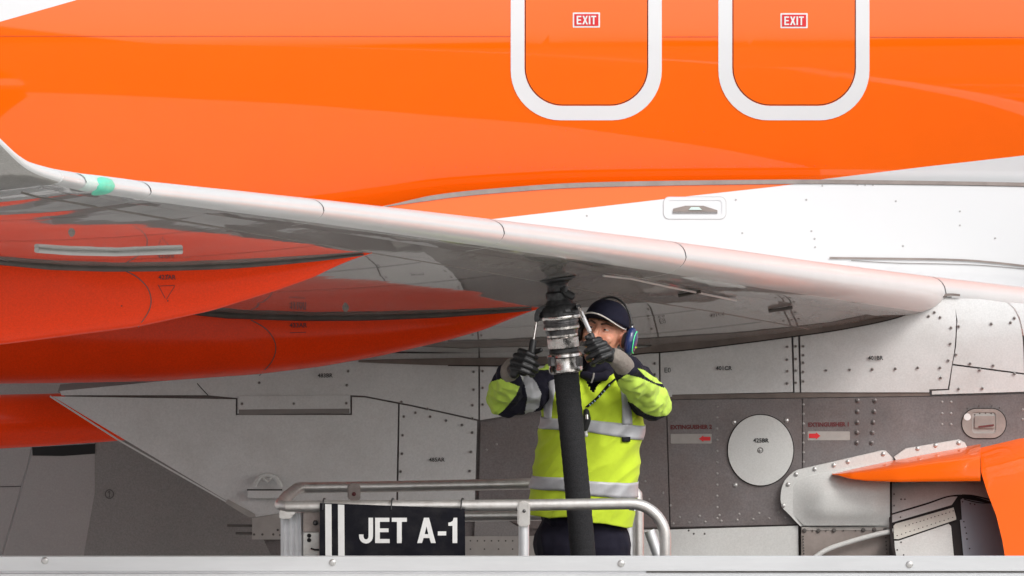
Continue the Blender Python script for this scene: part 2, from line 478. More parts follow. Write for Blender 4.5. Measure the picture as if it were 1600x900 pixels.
# the livery: white / orange boundary lines as functions of x (local metres)
def livery_mat():
    m = mat('livery_paint', ORANGE, .40, coat=1, coat_rough=.03, var=.025, spec=.0)
    m.node_tree.nodes['Principled BSDF'].inputs['Coat IOR'].default_value = 1.6
    nt = m.node_tree; N = nt.nodes.new; L = nt.links.new
    b = nt.nodes['Principled BSDF']; src = nt.nodes[m['colour_mix']].outputs['Result']
    tc = N('ShaderNodeTexCoord'); sp = N('ShaderNodeSeparateXYZ'); L(tc.outputs['Object'], sp.inputs[0])
    def curve(pts):     # pts in world x, z
        mr = N('ShaderNodeMapRange'); mr.inputs['From Min'].default_value = -8; mr.inputs['From Max'].default_value = 8
        L(sp.outputs[0], mr.inputs['Value'])
        fc = N('ShaderNodeFloatCurve'); c = fc.mapping.curves[0]
        q = [((x+8)/16, z/10) for x, z in pts]
        c.points[0].location = q[0]; c.points[1].location = q[-1]
        for p in q[1:-1]: c.points.new(*p)
        for p in c.points: p.handle_type = 'VECTOR'
        fc.mapping.update()
        L(mr.outputs[0], fc.inputs['Value'])
        mm = N('ShaderNodeMath'); mm.operation = 'MULTIPLY'; mm.inputs[1].default_value = 10
        L(fc.outputs[0], mm.inputs[0]); return mm.outputs[0]
    lo = []
    for px, py in ((500, 376), (700, 348), (795, 336.5), (950, 319), (1080, 304), (1210, 290), (1310, 277), (1450, 260), (1600, 243), (1900, 190), (2400, 60)):
        p = onto(px, py, fusY); lo.append((p.x, p.z))
    lo = [(-8, lo[0][1] - .5)] + lo + [(8, lo[-1][1] + .5)]
    hi = []
    for px, py in ((-900, 270), (-300, 109), (0, 34), (130, -3), (500, -120)):
        p = onto(px, py, fusY); hi.append((p.x, p.z))
    hi = [(-8, hi[0][1] - 1)] + hi + [(hi[-1][0] + 1.5, 9), (8, 9.5)]
    def cmp(op, a, bb):
        mm = N('ShaderNodeMath'); mm.operation = op; L(a, mm.inputs[0]); L(bb, mm.inputs[1]); return mm.outputs[0]
    w1 = cmp('LESS_THAN', sp.outputs[2], curve(lo)); w2 = cmp('GREATER_THAN', sp.outputs[2], curve(hi))
    w = cmp('MAXIMUM', w1, w2)
    mx = N('ShaderNodeMix'); mx.data_type = 'RGBA'; mx.inputs['B'].default_value = (*WHITE, 1)
    L(w, mx.inputs['Factor']); L(src, mx.inputs['A']); L(mx.outputs['Result'], b.inputs['Base Color'])
    # very slight waviness of the skin between its frames
    n3 = N('ShaderNodeTexNoise'); n3.inputs['Scale'].default_value = .9; n3.inputs['Detail'].default_value = 2
    mp = N('ShaderNodeMapping'); mp.inputs['Scale'].default_value = (.5, 1, 1.6); L(tc.outputs['Object'], mp.inputs['Vector']); L(mp.outputs[0], n3.inputs['Vector'])
    bp = N('ShaderNodeBump'); bp.inputs['Distance'].default_value = .0035; bp.inputs['Strength'].default_value = 1
    L(n3.outputs['Fac'], bp.inputs['Height']); L(bp.outputs[0], b.inputs['Coat Normal']); L(bp.outputs[0], b.inputs['Normal'])
    return m
M['livery'] = livery_mat()

bm = bmesh.new(); NX, NA = 40, 120
g = []
for i in range(NX + 1):
    x = -15 + 31 * i / NX
    k = 1.0
    ring = []
    for j in range(NA):
        a = 2*math.pi*j/NA
        ring.append(bm.verts.new((x, 100 + RF*k*math.cos(a), ZC + RF*k*math.sin(a))))
    g.append(ring)
for i in range(NX):
    for j in range(NA): bm.faces.new((g[i][j], g[i][(j+1) % NA], g[i+1][(j+1) % NA], g[i+1][j]))
# nose and tail cones close the body far outside the frame
for ring, s, L_ in ((g[-1], 1, 5.5), (g[0], -1, 12)):
    prev = ring
    for k in range(1, 9):
        t = k / 8; f = math.sqrt(max(1 - t*t, .0004)) if s > 0 else (1 - t**1.6 * .97)
        nr = [bm.verts.new((v.co.x + s*L_*t, 100 + (v.co.y-100)*f, ZC + (v.co.z-ZC)*f + (0.7*t*t if s < 0 else -.3*t*t))) for v in ring]
        for j in range(NA): bm.faces.new((prev[j], prev[(j+1) % NA], nr[(j+1) % NA], nr[j]))
        prev = nr
    bm.faces.new(prev)
bmesh.ops.recalc_face_normals(bm, faces=bm.faces[:])
fus = obj('fuselage', bm, M['livery'], plane, smooth=True)

# tail fin, outside the frame, so that the aircraft is whole
bm = bmesh.new()
prof = [(-17.5, ZC+1.6), (-23.5, ZC+7.6), (-25.6, ZC+7.6), (-24.5, ZC+1.2)]
a = [bm.verts.new((x, 99.85, z)) for x, z in prof]; b2 = [bm.verts.new((x, 100.15, z)) for x, z in prof]
bm.faces.new(a); bm.faces.new(b2[::-1])
for i in range(4): bm.faces.new((a[i], b2[i], b2[(i+1) % 4], a[(i+1) % 4]))
bmesh.ops.recalc_face_normals(bm, faces=bm.faces[:])
obj('tail_fin', bm, M['orange'], plane)

# skin lap joint and faint rivet rows
for l in ([(-60, 56.5), (797, 57)], [(1036, 57.5), (1122, 57.5)], [(1359, 58), (1680, 58.5)]): joint('lap_joint', [l], .9, fusY, M['lapline'], fus)
rivets('rivet_row', along([(610, 262), (1300, 259)], 17) + along([(860, 204), (1120, 206)], 24), .9, fusY, M['rivet_orange'], fus, h=.0006)

# overwing exits: white outline painted round each door, door gap, door skin, EXIT sign, window
def exit_door(x0, sign_x, sign_y):
    o0, o1 = x0, x0 + 236
    ring_o = rrect(o0, -250, o1, 188, 78, 12); ring_i = rrect(o0+21.5, -229, o1-21, 165.5, 60, 12)
    plate('exit_outline', ring_o, fusY, M['white'], plane, off=.0025, th=.0035, holes=[ring_i])
    gi = rrect(o0+22.2, -228, o1-21.7, 164.6, 59, 12); gi2 = rrect(o0+23.5, -226.7, o1-23.0, 163.4, 58, 12)
    d = plate('exit_door', gi2, fusY, M['orange'], plane, off=.003, th=.004)
    plate('door_gap', gi, fusY, M['gap'], d, off=.001, th=0, holes=[gi2])
    wf = rrect(o0+62, -120, o1-62, -10, 50, 10); wi = rrect(o0+70, -112, o1-70, -18, 44, 10)
    plate('window_frame', wf, fusY, M['white'], d, off=.008, th=.005, holes=[wi])
    plate('window_pane', wi, fusY, M['slot'], d, off=.005, th=.002)
    s = plate('exit_sign', rrect(sign_x, sign_y, sign_x+42.5, sign_y+23.5, 1), fusY, M['white_print'], plane, off=.0045, th=.002)
    plate('red_field', rrect(sign_x+2.4, sign_y+2.4, sign_x+40.1, sign_y+21.1, .6), fusY, M['red'], s, off=.006, th=.001)
    l = bold_text('lettering', 'EXIT', sign_x+6, sign_y+5.2, sign_x+36.5, sign_y+18.6, fusY, M['white_print'], s, off=.0078, gap=.09)
exit_door(798, 895, 19.5)
exit_door(1122.5, 1219.5, 20.5)

# ---- belly fairing: bulges out below the wing root seal
FT = [(0.6, 99.6), (0.95, 98.9), (1.3, 98.35), (1.7, 98.14), (2.2, 98.01), (2.8, 97.955), (3.4, 97.95), (3.9, 97.995), (4.12, 98.02), (4.25, 98.035), (4.6, 98.04)]
FTs = [(p.x, p.y) for p in spl([(a, b, 0) for a, b in FT], 6)]
def fairY(x, z): return lerp_table(FTs, z)
arc_pts = spx([(560, 330), (620, 317.5), (700, 304), (800, 294.5), (900, 288), (1050, 284.5), (1200, 282.6), (1300, 282.3), (1450, 284), (1596, 286.5), (1800, 292)], 6)
fair_out = arc_pts + [(2300, 330), (2300, 1500), (-1500, 1500), (-1500, 480), (300, 380)]
f = plate('belly_fairing', fair_out, fairY, M['livery'], plane, th=.05, res=60)
sw = [2 + 5.5 * min(1, max(0, (x-610)/60)) * (1 - .35*min(1, max(0, (x-1000)/500))) for x, y in arc_pts]
bm = bmesh.new(); line_bm(bm, [(x, y+1.5) for x, y in arc_pts], sw, fairY, off=.006)
bmesh.ops.solidify(bm, geom=bm.faces[:], thickness=.004)
bmesh.ops.recalc_face_normals(bm, faces=bm.faces[:])
obj('fairing_seal', bm, M['seal'], f)
line2 = [(x, y+4.6) for x, y in arc_pts if x > 900]
joint('seal_edge', [line2], 1.2, fairY, M['gap_soft'], f, off=.003)
M['white_hair'] = mat('pale_joint', (.42, .41, .40), .6)
# recessed wing scan light in its rounded frame
lt = plate('light_frame', rrect(1037, 308, 1134, 342, 9), fairY, M['white'], plane, off=.0025, th=.003, holes=[rrect(1044, 313, 1128, 337, 5)])
plate('frame_joint', rrect(1036.2, 307.2, 1134.8, 342.8, 9.5), fairY, M['white_hair'], lt, off=.0018, th=.0015, holes=[rrect(1037.2, 308.2, 1133.8, 341.8, 9)])
plate('light_housing', [(1051, 331), (1052, 326), (1071, 321.5), (1099, 321.5), (1121, 328.5), (1121, 331)], fairY, M['seal'], lt, off=.004, th=.008)
plate('light_lens', [(1076, 328), (1080, 323.5), (1092, 323.5), (1097, 328)], fairY, M['clearlens'], lt, off=.009, th=.006)
plate('light_step', [(1051, 331.5), (1121, 331.5), (1121, 333.5), (1051, 333.5)], fairY, M['belly'], lt, off=.005, th=.003)
dots = [(917, 337), (1150, 312), (1160, 364), (1268, 361), (1273, 373), (1274, 386), (1260, 312), (1400, 314), (1411, 384), (1500, 330), (1285, 290), (1340, 289), (1352, 289), (1364, 289), (1500, 352), (1180, 398), (1555, 372)]
rivets('fasteners', dots, 1.5, fairY, M['white_hair'], f, h=.001, off=.002)
# seam where the wing root fairing meets the slat
joint('root_seam', [spx([(1296, 403), (1380, 404), (1480, 405.5), (1540, 409), (1610, 417), (1700, 432)])], [3.2]*200, fairY, M['seal'], f, off=.006)
joint('root_seam', [spx([(1330, 407), (1400, 411), (1480, 412.5), (1540, 415), (1610, 421)])], 1.1, fairY, M['gap_soft'], f, off=.004)

# grey panels of the belly, low behind the pylon
bg = plate('belly_panel', [(148, 690), (148, 580), (900, 580), (900, 1100), (120, 1100), (131, 865)], fairY, M['belly'], plane, off=.006, th=.006, res=60)
plate('belly_panel', [(-260, 580), (147, 580), (147, 690), (55, 692), (49, 703), (22, 800), (2, 866), (-60, 1100), (-260, 1100)], fairY, M['belly2'], plane, off=.006, th=.006, res=60)
wp = plate('belly_panel', [(51, 703), (148, 697), (148, 770), (131, 866), (118, 1100), (-55, 1100), (4, 866), (24, 800)], fairY, M['belly2'], plane, off=.007, th=.006, res=60)
plate('air_slot', [(50, 699), (149, 693), (148.5, 709), (100, 712.5), (51, 712)], fairY, M['slot'], wp, off=.0095, th=.002)
joint('panel_joint', [[(0, 760.5), (33, 760)]], 1, fairY, M['gap'], wp, off=.009)
mk = plate('drain_ring', disc(171, 772, 7, 7.5, 20), fairY, M['rivet_dark'], bg, off=.008, th=.001, holes=[disc(171, 772, 5.8, 6.3, 20)])
joint('ring_mark', [[(171, 767), (171, 777)], [(168.5, 770), (171, 767)]], 1, fairY, M['rivet_dark'], bg, off=.008)

# ---------------------------------------------------------------- wing
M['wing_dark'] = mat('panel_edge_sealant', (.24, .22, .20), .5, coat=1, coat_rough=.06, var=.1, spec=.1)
M['wing_top'] = mat('upper_skin_for_reflection', (.09, .09, .095), .8, coat=0, var=.05, spec=.04)
nt = M['wing_top'].node_tree; N_ = nt.nodes.new; L_ = nt.links.new      # light and dark split added to shape the reflection in the fuselage
tc_ = N_('ShaderNodeTexCoord'); sp_ = N_('ShaderNodeSeparateXYZ'); L_(tc_.outputs['Object'], sp_.inputs[0])
m1 = N_('ShaderNodeMath'); m1.operation = 'MULTIPLY_ADD'; m1.inputs[1].default_value = .72; m1.inputs[2].default_value = -3.65; L_(sp_.outputs[0], m1.inputs[0])
m2 = N_('ShaderNodeMath'); m2.operation = 'GREATER_THAN'; L_(sp_.outputs[1], m2.inputs[0]); L_(m1.outputs[0], m2.inputs[1])
mx_ = N_('ShaderNodeMix'); mx_.data_type = 'RGBA'; mx_.inputs['B'].default_value = (.6, .6, .6, 1)
L_(m2.outputs[0], mx_.inputs['Factor']); L_(nt.nodes[M['wing_top']['colour_mix']].outputs['Result'], mx_.inputs['A']); L_(mx_.outputs['Result'], nt.nodes['Principled BSDF'].inputs['Base Color'])
# stations: Y, px/py of the foremost point, chord m, lower depth m, nose half height m, roll of the section (deg)
def st(Y, px, py, c, D, hn, roll=0, cam=.5):
    p = W(px, py, Y); return dict(Y=Y, x=p.x, z=p.z, c=c, D=D, hn=hn, roll=roll)
def yle(px): return lerp_table([(100, 281), (150, 288), (250, 301), (400, 316.5), (520, 330), (650, 346), (800, 365), (930, 382), (1050, 398), (1300, 434), (1480, 458), (1620, 476)], px)
STN = [st(82.02, -520, -620, .45, .02, .010, 86), st(82.06, -320, -260, .65, .03, .014, 84), st(82.14, -150, 20, .85, .045, .018, 78),
       st(82.28, -60, 150, .98, .055, .022, 66), st(82.46, 5, 222, 1.12, .06, .026, 48), st(82.7, 48, 259, 1.26, .065, .030, 28),
       st(83.0, 98, 277, 1.42, .07, .033, 10)]
for px, Y, c, D, hn in ((150, 83.4, 1.55, .080, .036), (250, 84.2, 1.75, .090, .038), (400, 85.4, 2.0, .118, .040), (520, 86.36, 2.22, .136, .042), (650, 87.4, 2.45, .152, .046),
                        (800, 88.6, 2.72, .170, .050), (930, 89.6, 2.95, .184, .054), (1050, 90.6, 3.15, .200, .058), (1180, 91.6, 3.38, .220, .061), (1300, 92.55, 3.6, .222, .062),
                        (1480, 94.0, 3.95, .250, .064), (1620, 95.1, 4.3, .30, .07), (1860, 97.0, 5.2, .36, .09), (1985, 98.0, 5.7, .39, .10)):
    STN.append(st(Y, px, yle(px) if px <= 1620 else 476 + (px-1620)*.13, c, D, hn))
_n = 9; _new = []
for i_ in range(_n):
    a_, b_, c_, d_ = STN[max(i_-1, 0)], STN[i_], STN[i_+1], STN[i_+2]
    for k_ in range(5):
        t_ = k_/5; h_ = {}
        for q_ in a_:
            h_[q_] = 0.5*((2*b_[q_]) + (c_[q_]-a_[q_])*t_ + (2*a_[q_]-5*b_[q_]+4*c_[q_]-d_[q_])*t_*t_ + (3*b_[q_]-a_[q_]-3*c_[q_]+d_[q_])*t_**3)
        h_['Y'] = b_['Y'] + (c_['Y']-b_['Y'])*t_; _new.append(h_)
STN = _new + STN[_n:]
LOW = [(0, 0), (.0012, .06), (.004, .13), (.010, .225), (.02, .30), (.035, .355), (.06, .415), (.10, .53), (.15, .64), (.20, .735), (.27, .84), (.35, .93), (.45, .99), (.52, 1.0), (.6, .96), (.7, .80), (.8, .56), (.9, .28), (1, .02)]
UPN = [(0, 0), (.004, .30), (.012, .55), (.03, .80), (.06, .95), (.10, 1.0), (1, 1.0)]   # nose rise in units of hn, t in metres/0.6
def lowz(t, s): return -s['D'] * lerp_table(LOW, t)
def upz(t, s):
    m_ = t * s['c']
    return s['hn'] * lerp_table(UPN, m_ / .9) + .085 * m_ * (1 - t) ** 1.15 - .02 * t * s['D']
TT = [0, .0015, .004, .008, .014, .022, .034, .05, .07, .10, .14, .19, .25, .32, .40, .48, .56, .64, .72, .80, .88, .95, 1]
def lerp_st(a, b, k): return {q: a[q] + (b[q]-a[q])*k for q in a}
def station(Y):
    for a, b in zip(STN, STN[1:]):
        if Y <= b['Y']: return lerp_st(a, b, (Y-a['Y'])/(b['Y']-a['Y']))
    return STN[-1]
def sec_pt(s, t, z):
    r = R(s['roll'])
    return Vector((s['x'] - t*s['c'], s['Y'] + z*math.sin(r), s['z'] + z*math.cos(r)))
def wing_low(x, Y):
    s = station(Y); t = (s['x'] - x) / s['c']
    return s['z'] + lowz(min(max(t, 0), 1), s) if t >= 0 else None
def onwing(px, py, off=0.0, _=None):
    """point of the wing's lower skin seen at the pixel"""
    prev = None
    Y = 83.2
    while Y < 98:
        p = W(px, py, Y); zl = wing_low(p.x, Y)
        if zl is not None:
            d = p.z - zl
            if prev is not None and prev[1] < 0 <= d:
                a, bb = prev[0], Y
                for _ in range(24):
                    mY = (a+bb)/2; q = W(px, py, mY); zz = wing_low(q.x, mY)
                    if zz is None or q.z - zz < 0: a = mY
                    else: bb = mY
                q = W(px, py, bb)
                return q + Vector((0, 0, -off))
            prev = (Y, d)
        Y += .04
    return None
def span_list(a, b, extra=()):
    ys = {a, b}
    for s in STN:
        if a < s['Y'] < b: ys.add(s['Y'])
    y = math.ceil(a*4)/4
    while y < b: ys.add(y); y += .25
    return sorted(ys)
def loft(bm, rows, closed=True):
    g = [[bm.verts.new(p) for p in r] for r in rows]
    n = len(g[0])
    for a, b in zip(g, g[1:]):
        for k in range(n if closed else n-1): bm.faces.new((a[k], a[(k+1) % n], b[(k+1) % n], b[k]))
    return g
# main wing box: nose drawn in a little under the slats
rows = []
for Y in span_list(STN[0]['Y'], STN[-1]['Y']):
    s = station(Y); row = []
    def inset(t, z):
        k = max(0, 1 - t*s['c']/.35)
        return t*s['c'] + .010*k, z*(1 - .12*k)
    for t in reversed(TT):
        m_, z = inset(t, lowz(t, s)); row.append(sec_pt(s, m_/s['c'], z))
    for t in TT[1:]:
        m_, z = inset(t, upz(t, s)); row.append(sec_pt(s, m_/s['c'], z - .002))
    rows.append(row)
bm = bmesh.new(); g = loft(bm, rows)
bm.faces.new(g[0]); bm.faces.new(g[-1])
bmesh.ops.recalc_face_normals(bm, faces=bm.faces[:])
for e in bm.edges:
    if len(e.link_faces) == 2 and e.calc_face_angle(0) > R(60): e.smooth = False
for f in bm.faces:
    f.smooth = True; f.material_index = 1 if f.normal.z > .3 else 0
wing = obj('wing', bm, [M['wing'], M['wing_top']], plane)

# slats: nose shells between their joints
PXY = [(s['Y'], s['x']) for s in STN]
def Y_of_px(px):
    lo, hi = 82.1, 97.9
    for _ in range(40):
        m_ = (lo+hi)/2; s = station(m_)
        if proj((s['x'], m_, s['z']))[0] < px: lo = m_
        else: hi = m_
    return lo
def slat(Y0, Y1, name='slat', tl=.055, tu=.055):
    rows = []
    for Y in span_list(Y0, Y1):
        s = station(Y)
        L_ = [t for t in TT if t < tl] + [tl]; U_ = [t for t in TT[1:] if t < tu] + [tu]
        outer = [(t, lowz(t, s)) for t in reversed(L_)] + [(t, upz(t, s)) for t in U_]
        inner = [((t*s['c'] + .009*max(0, 1-t*s['c']/.3))/s['c'], z*.9 + (.003 if z < 0 else -.004)) for t, z in reversed(outer)]
        rows.append([sec_pt(s, t, z - (.004 if k < len(L_) else 0)) for k, (t, z) in enumerate(outer)] + [sec_pt(s, t, z) for t, z in inner])
    bm = bmesh.new(); g = loft(bm, rows)
    bm.faces.ensure_lookup_table(); nn = len(rows[0]); Lr = list(reversed(L_))
    for i, f_ in enumerate(bm.faces):
        k = i % nn
        if k < len(Lr) - 1 and Lr[k] > (.030 if Y0 > 82.9 else .012): f_.material_index = 1
    bm.faces.new(g[0]); bm.faces.new(g[-1])
    bmesh.ops.recalc_face_normals(bm, faces=bm.faces[:])
    sharpen(bm, R(50))
    return obj(name, bm, [M['slat'], M['wing']], wing)
seams = [82.12, 83.0, Y_of_px(236), Y_of_px(506), Y_of_px(788), Y_of_px(1072), Y_of_px(1478), 97.7]
for a, b in zip(seams, seams[1:]):
    slat(a + .004, b - .004)
def seam_ring(Y, w=.0035, tl=.05, tu=.12):
    rows = []
    for dY in (-w, w):
        s = station(Y + dY)
        rows.append([sec_pt(s, t, lowz(t, s)*1.01 - .001) + Vector((.0012, 0, 0)) for t in reversed([q for q in TT if q < tl])] + [sec_pt(s, t, upz(t, s)+.001) + Vector((.0012, 0, 0)) for t in TT[1:] if t < tu])
    bm = bmesh.new(); loft(bm, rows, closed=False)
    bmesh.ops.recalc_face_normals(bm, faces=bm.faces[:])
    obj('slat_joint', bm, M['gap'], wing)
for Y in seams[2:-1]: seam_ring(Y)
seam_ring(83.42, .002)
# narrow lower lip of the slats, a step shadow line along the wing
def span_strip(name, tfun, w, Y0, Y1, m, off=.003, h=.004):
    rows = []
    for Y in span_list(Y0, Y1):
        s = station(Y); t = tfun(Y)
        if t is None: continue
        a = sec_pt(s, t, lowz(t, s) - off); b = sec_pt(s, t + w/s['c'], lowz(t + w/s['c'], s) - off)
        rows.append([a, b, b + Vector((0, 0, h)), a + Vector((0, 0, h))])
    bm = bmesh.new(); g = loft(bm, rows); bm.faces.new(g[0]); bm.faces.new(g[-1])
    bmesh.ops.recalc_face_normals(bm, faces=bm.faces[:])
    return obj(name, bm, m, wing)
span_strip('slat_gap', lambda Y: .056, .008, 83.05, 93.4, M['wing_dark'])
span_strip('front_spar_joint', lambda Y: .135, .005, 83.2, 93.9, M['gap_soft'], off=.0012)
span_strip('rear_spar_joint', lambda Y: .66, .005, 83.2, 93.9, M['gap_soft'], off=.0012)
# lower skin joints running with the chord, oval access panels between the spars
bm = bmesh.new()
for Y in (84.6, 85.9, 87.3, 88.7, 89.7, 91.3, 92.4, 93.3):
    s1, s2 = station(Y), station(Y + .008); tt = [.14 + .5*k/12 for k in range(13)]
    loft(bm, [[sec_pt(s1, t, lowz(t, s1) - .0015) for t in tt], [sec_pt(s2, t, lowz(t, s2) - .0015) for t in tt]], closed=False)
obj('skin_joints', bm, M['gap'], wing, kind='stuff')
# little strips, drain masts and marks seen on the lower skin
def wing_strip(name, pts, w, m, drop=.006, th=.012):
    P = [onwing(*p) for p in pts]; P = [p for p in P if p is not None]
    if len(P) < 2: return
    bm = bmesh.new(); tube_bm(bm, [p - Vector((0, 0, drop)) for p in P], w, 8)
    return obj(name, bm, m, wing)
wing_strip('slat_track_seal', dens([(943, 428.5), (985, 433), (1045, 446), (1090, 455), (1150, 467)]), .0045, M['pylon'])
wing_strip('drain_mast', [(1060, 460), (1095, 453)], .007, M['rivet_dark'])
wing_strip('drain_mast', [(1201, 484), (1238, 478)], .007, M['rivet_dark'])
wing_strip('vent_strip', dens([(57, 388), (110, 392), (180, 393.5), (284, 390)], 15), .011, M['pylon'])
for px, py in ((112, 363), (540, 481)):
    p = onwing(px, py)
    if p is not None:
        bm = bmesh.new(); lathe_bm(bm, [(0, .005), (.5, .012), (1, .014)], (p.x, p.y, p.z-.016), (p.x, p.y, p.z+.004), 12)
        obj('fuel_drain', bm, M['seal'], wing)
# green navigation light in the wing tip nose
def nose_patch(name, Y0, Y1, tl, tu, m, off, parent=None):
    rows = []
    for Y in [Y0 + (Y1-Y0)*k/8 for k in range(9)]:
        s = station(Y); k2 = math.sin(math.pi * (Y-Y0)/(Y1-Y0)) ** .5 if name == 'navigation_light' else 1
        sc_ = max(.12, k2) if name == 'navigation_light' else 1
        L_ = [tl*sc_*k/8 for k in range(8, 0, -1)]; U_ = [tu*sc_*k/6 for k in range(0, 7)]
        rows.append([sec_pt(s, t, lowz(t, s)) + Vector((off*k2, -off*.3, -off*.6*k2)) for t in L_] + [sec_pt(s, t, upz(t, s)) + Vector((off*k2, -off*.3, off*.2)) for t in U_])
    bm = bmesh.new(); loft(bm, rows, closed=False); bmesh.ops.recalc_face_normals(bm, faces=bm.faces[:])
    for f_ in bm.faces: f_.smooth = True
    return obj(name, bm, m, parent or wing)
nl = nose_patch('light_cover', 83.30, 83.66, .050, .030, M['clearlens'], .004)
nose_patch('navigation_light', 83.42, 83.68, .036, .014, M['navlens'], .012, nl)

# ---- flap track fairings (long orange pods under the wing)
def canoe(Yc, hw, bottom, tip_px, label_at, stencil, tail=-900, up=.05):
    """bottom: pixel outline of the keel at Yc"""
    xs = [tail + (tip_px - tail) * (1 - (1 - k/70)**1.5) for k in range(71)]
    rows = []; seal = []
    for px in xs:
        py = lerp_table(bottom, px); p = W(px, py, Yc - hw*.35); x = p.x
        s = station(Yc); t = min(max((s['x']-x)/s['c'], 0), 1); zt = s['z'] + lowz(t, s)
        dpx = (tip_px - px)/FPX*Yc                     # metres behind the tip
        w = hw * min(1, (dpx/1.15)**.62) if dpx > 0 else .004
        w = max(w, .004)
        zb = zt - max(.002, (zt - p.z) * min(1, max(0, dpx)/.22)**.55)
        row = []
        for k in range(17):
            a = math.pi * k/16
            row.append(Vector((x, Yc - w*math.copysign(abs(math.cos(a))**.72, math.cos(a)), zt - (zt-zb)*math.sin(a)**.85)))
        row.append(Vector((x, Yc + w, zt + up))); row.insert(0, Vector((x, Yc - w, zt + up)))
        rows.append(row)
        s2 = station(Yc - w); t2 = min(max((s2['x']-x)/s2['c'], 0), 1)
        seal.append(Vector((x, Yc - w - .006, s2['z'] + lowz(t2, s2) - .004)))
    bm = bmesh.new(); g = loft(bm, rows); bm.faces.new(g[0]); bm.faces.new(g[-1])
    bmesh.ops.recalc_face_normals(bm, faces=bm.faces[:]); sharpen(bm, R(60))
    o = obj('flap_fairing', bm, M['red_orange'], plane)
    i1 = max(i for i in range(71) if xs[i] < tip_px - 4)
    tube('fairing_seal', seal[:i1], [min(.013, .003 + .0006*(i1-k)) for k in range(i1)], M['seal_dark'], o, seg=8)
    return o, rows, xs
def canoe_surf(rows, xs, Yc):
    """nearest side of the pod as Y(x, z)"""
    X = [r[1].x for r in rows]
    def f_(x, z):
        i = min(range(len(X)), key=lambda k: abs(X[k]-x))
        i = min(max(i, 1), len(X)-2)
        j = i+1 if x > X[i] else i-1
        k = abs(x - X[i]) / (abs(X[j]-X[i]) or 1)
        def side(r):
            pr = r[1:10]
            for a, b in zip(pr, pr[1:]):
                if b.z <= z <= a.z: return a.y + (b.y-a.y)*(a.z-z)/((a.z-b.z) or 1)
            return pr[0].y if z > pr[0].z else pr[-1].y
        return side(rows[i])*(1-k) + side(rows[j])*k
    return f_
c1, r1, x1 = canoe(87.98, .17, [(-900, 560), (-400, 560), (-150, 551), (0, 540), (100, 527), (215, 512), (330, 487), (430, 456), (500, 431), (560, 409), (580, 403.5)], 581, None, None)
S1 = canoe_surf(r1, x1, 87.98)
joint('fairing_joint', [spx([(197, 424), (214, 433), (230, 449), (236, 468), (232, 487), (216, 511)])], 1.5, S1, M['rivet_dark'], c1)
text('stencil', '423AR', 261, 433, 7, S1, M['darkred'], c1)
joint('stencil_triangle', [[(248, 447), (273, 446)], [(247, 445), (258, 466)], [(273, 447), (260, 468)]], .9, S1, M['darkred'], c1, off=.003)
rivets('fasteners', [(190, 478), (262, 408+22), (262, 470)], 1.3, S1, M['darkred'], c1, h=.001)
c2, r2, x2 = canoe(91.45, .19, [(-900, 610), (-300, 605), (0, 601), (100, 600), (250, 597), (400, 586.5), (500, 574.5), (600, 556.5), (700, 533), (800, 504), (845, 487.5)], 846, None, None)
S2 = canoe_surf(r2, x2, 91.45)
joint('fairing_joint', [spx([(392, 500), (413, 512), (426, 527), (431, 545), (424, 566), (405, 587)])], 1.4, S2, M['rivet_dark'], c2)
text('stencil', '433AR', 466, 508, 7, S2, M['darkred'], c2)
joint('stencil_triangle', [[(453, 520), (478, 519)]], .9, S2, M['darkred'], c2, off=.003)
# third fairing, seen below the wing behind the pylon, carried on the inner flap
bm = bmesh.new()
out3 = [(-320, 655), (-200, 632), (-60, 621), (60, 617), (90, 618), (140, 645), (188, 686), (150, 692), (70, 697), (0, 701), (-150, 711), (-320, 716)]
rows = []
top3 = [(-320, 640), (-60, 618), (120, 614), (250, 640), (330, 668)]; bot3 = [(-320, 716), (-150, 711), (0, 701), (70, 697), (150, 691.5), (250, 683), (330, 672)]
for k in range(41):
    px = -320 + 650*k/40
    a = W(px, lerp_table(top3, px), 96.2); b = W(px, lerp_table(bot3, px), 96.2); w = .17*min(1, ((335-px)/300)**.6)
    rows.append([Vector((a.x, 96.2 - w*math.copysign(abs(math.cos(q))**.7, math.cos(q)), (a.z+b.z)/2 + (a.z-b.z)/2*math.sin(q))) for q in [2*math.pi*i/20 for i in range(20)]])
g = loft(bm, rows); bm.faces.new(g[0]); bm.faces.new(g[-1]); bmesh.ops.recalc_face_normals(bm, faces=bm.faces[:]); sharpen(bm, R(60))
obj('flap_fairing', bm, M['red_orange'], plane)
# pod hanger that ties the inner fairing to the wing
bm = bmesh.new(); prism_bm(bm, [(-260, 560), (-40, 560), (-60, 640), (-240, 650)], 96.13, 96.27); obj('fairing_hanger', bm, M['pylon'], plane)

# ---------------------------------------------------------------- pylon
PY = 93.95
ZS = W(1400, 522, PY).z
def pylY(x, z):
    k = min(1, max(0, (proj((x, PY, z))[0] - 1150)/250))
    d = max(0, z - ZS)
    return PY + k * (d*d*1.7) + max(0, (1-k)) * max(0, d)**2 * .15 - .012*math.cos((z-ZS)*9)*k
def pyl(name, pts, m, off=0.0, th=.008, **kw): return plate(name, pts, pylY, m, pylon, off=off, th=th, res=22, **kw)
# structural core: dark box behind the skin plates
bm = bmesh.new()
prism_bm(bm, [(90, 612), (600, 560), (1240, 520), (1420, 500), (1640, 530), (2100, 560), (2100, 752), (1386, 752), (1386, 900), (440, 900), (392, 803), (250, 710)], PY + .028, PY + .55)
pylon = obj('pylon', bm, M['titan'], plane)
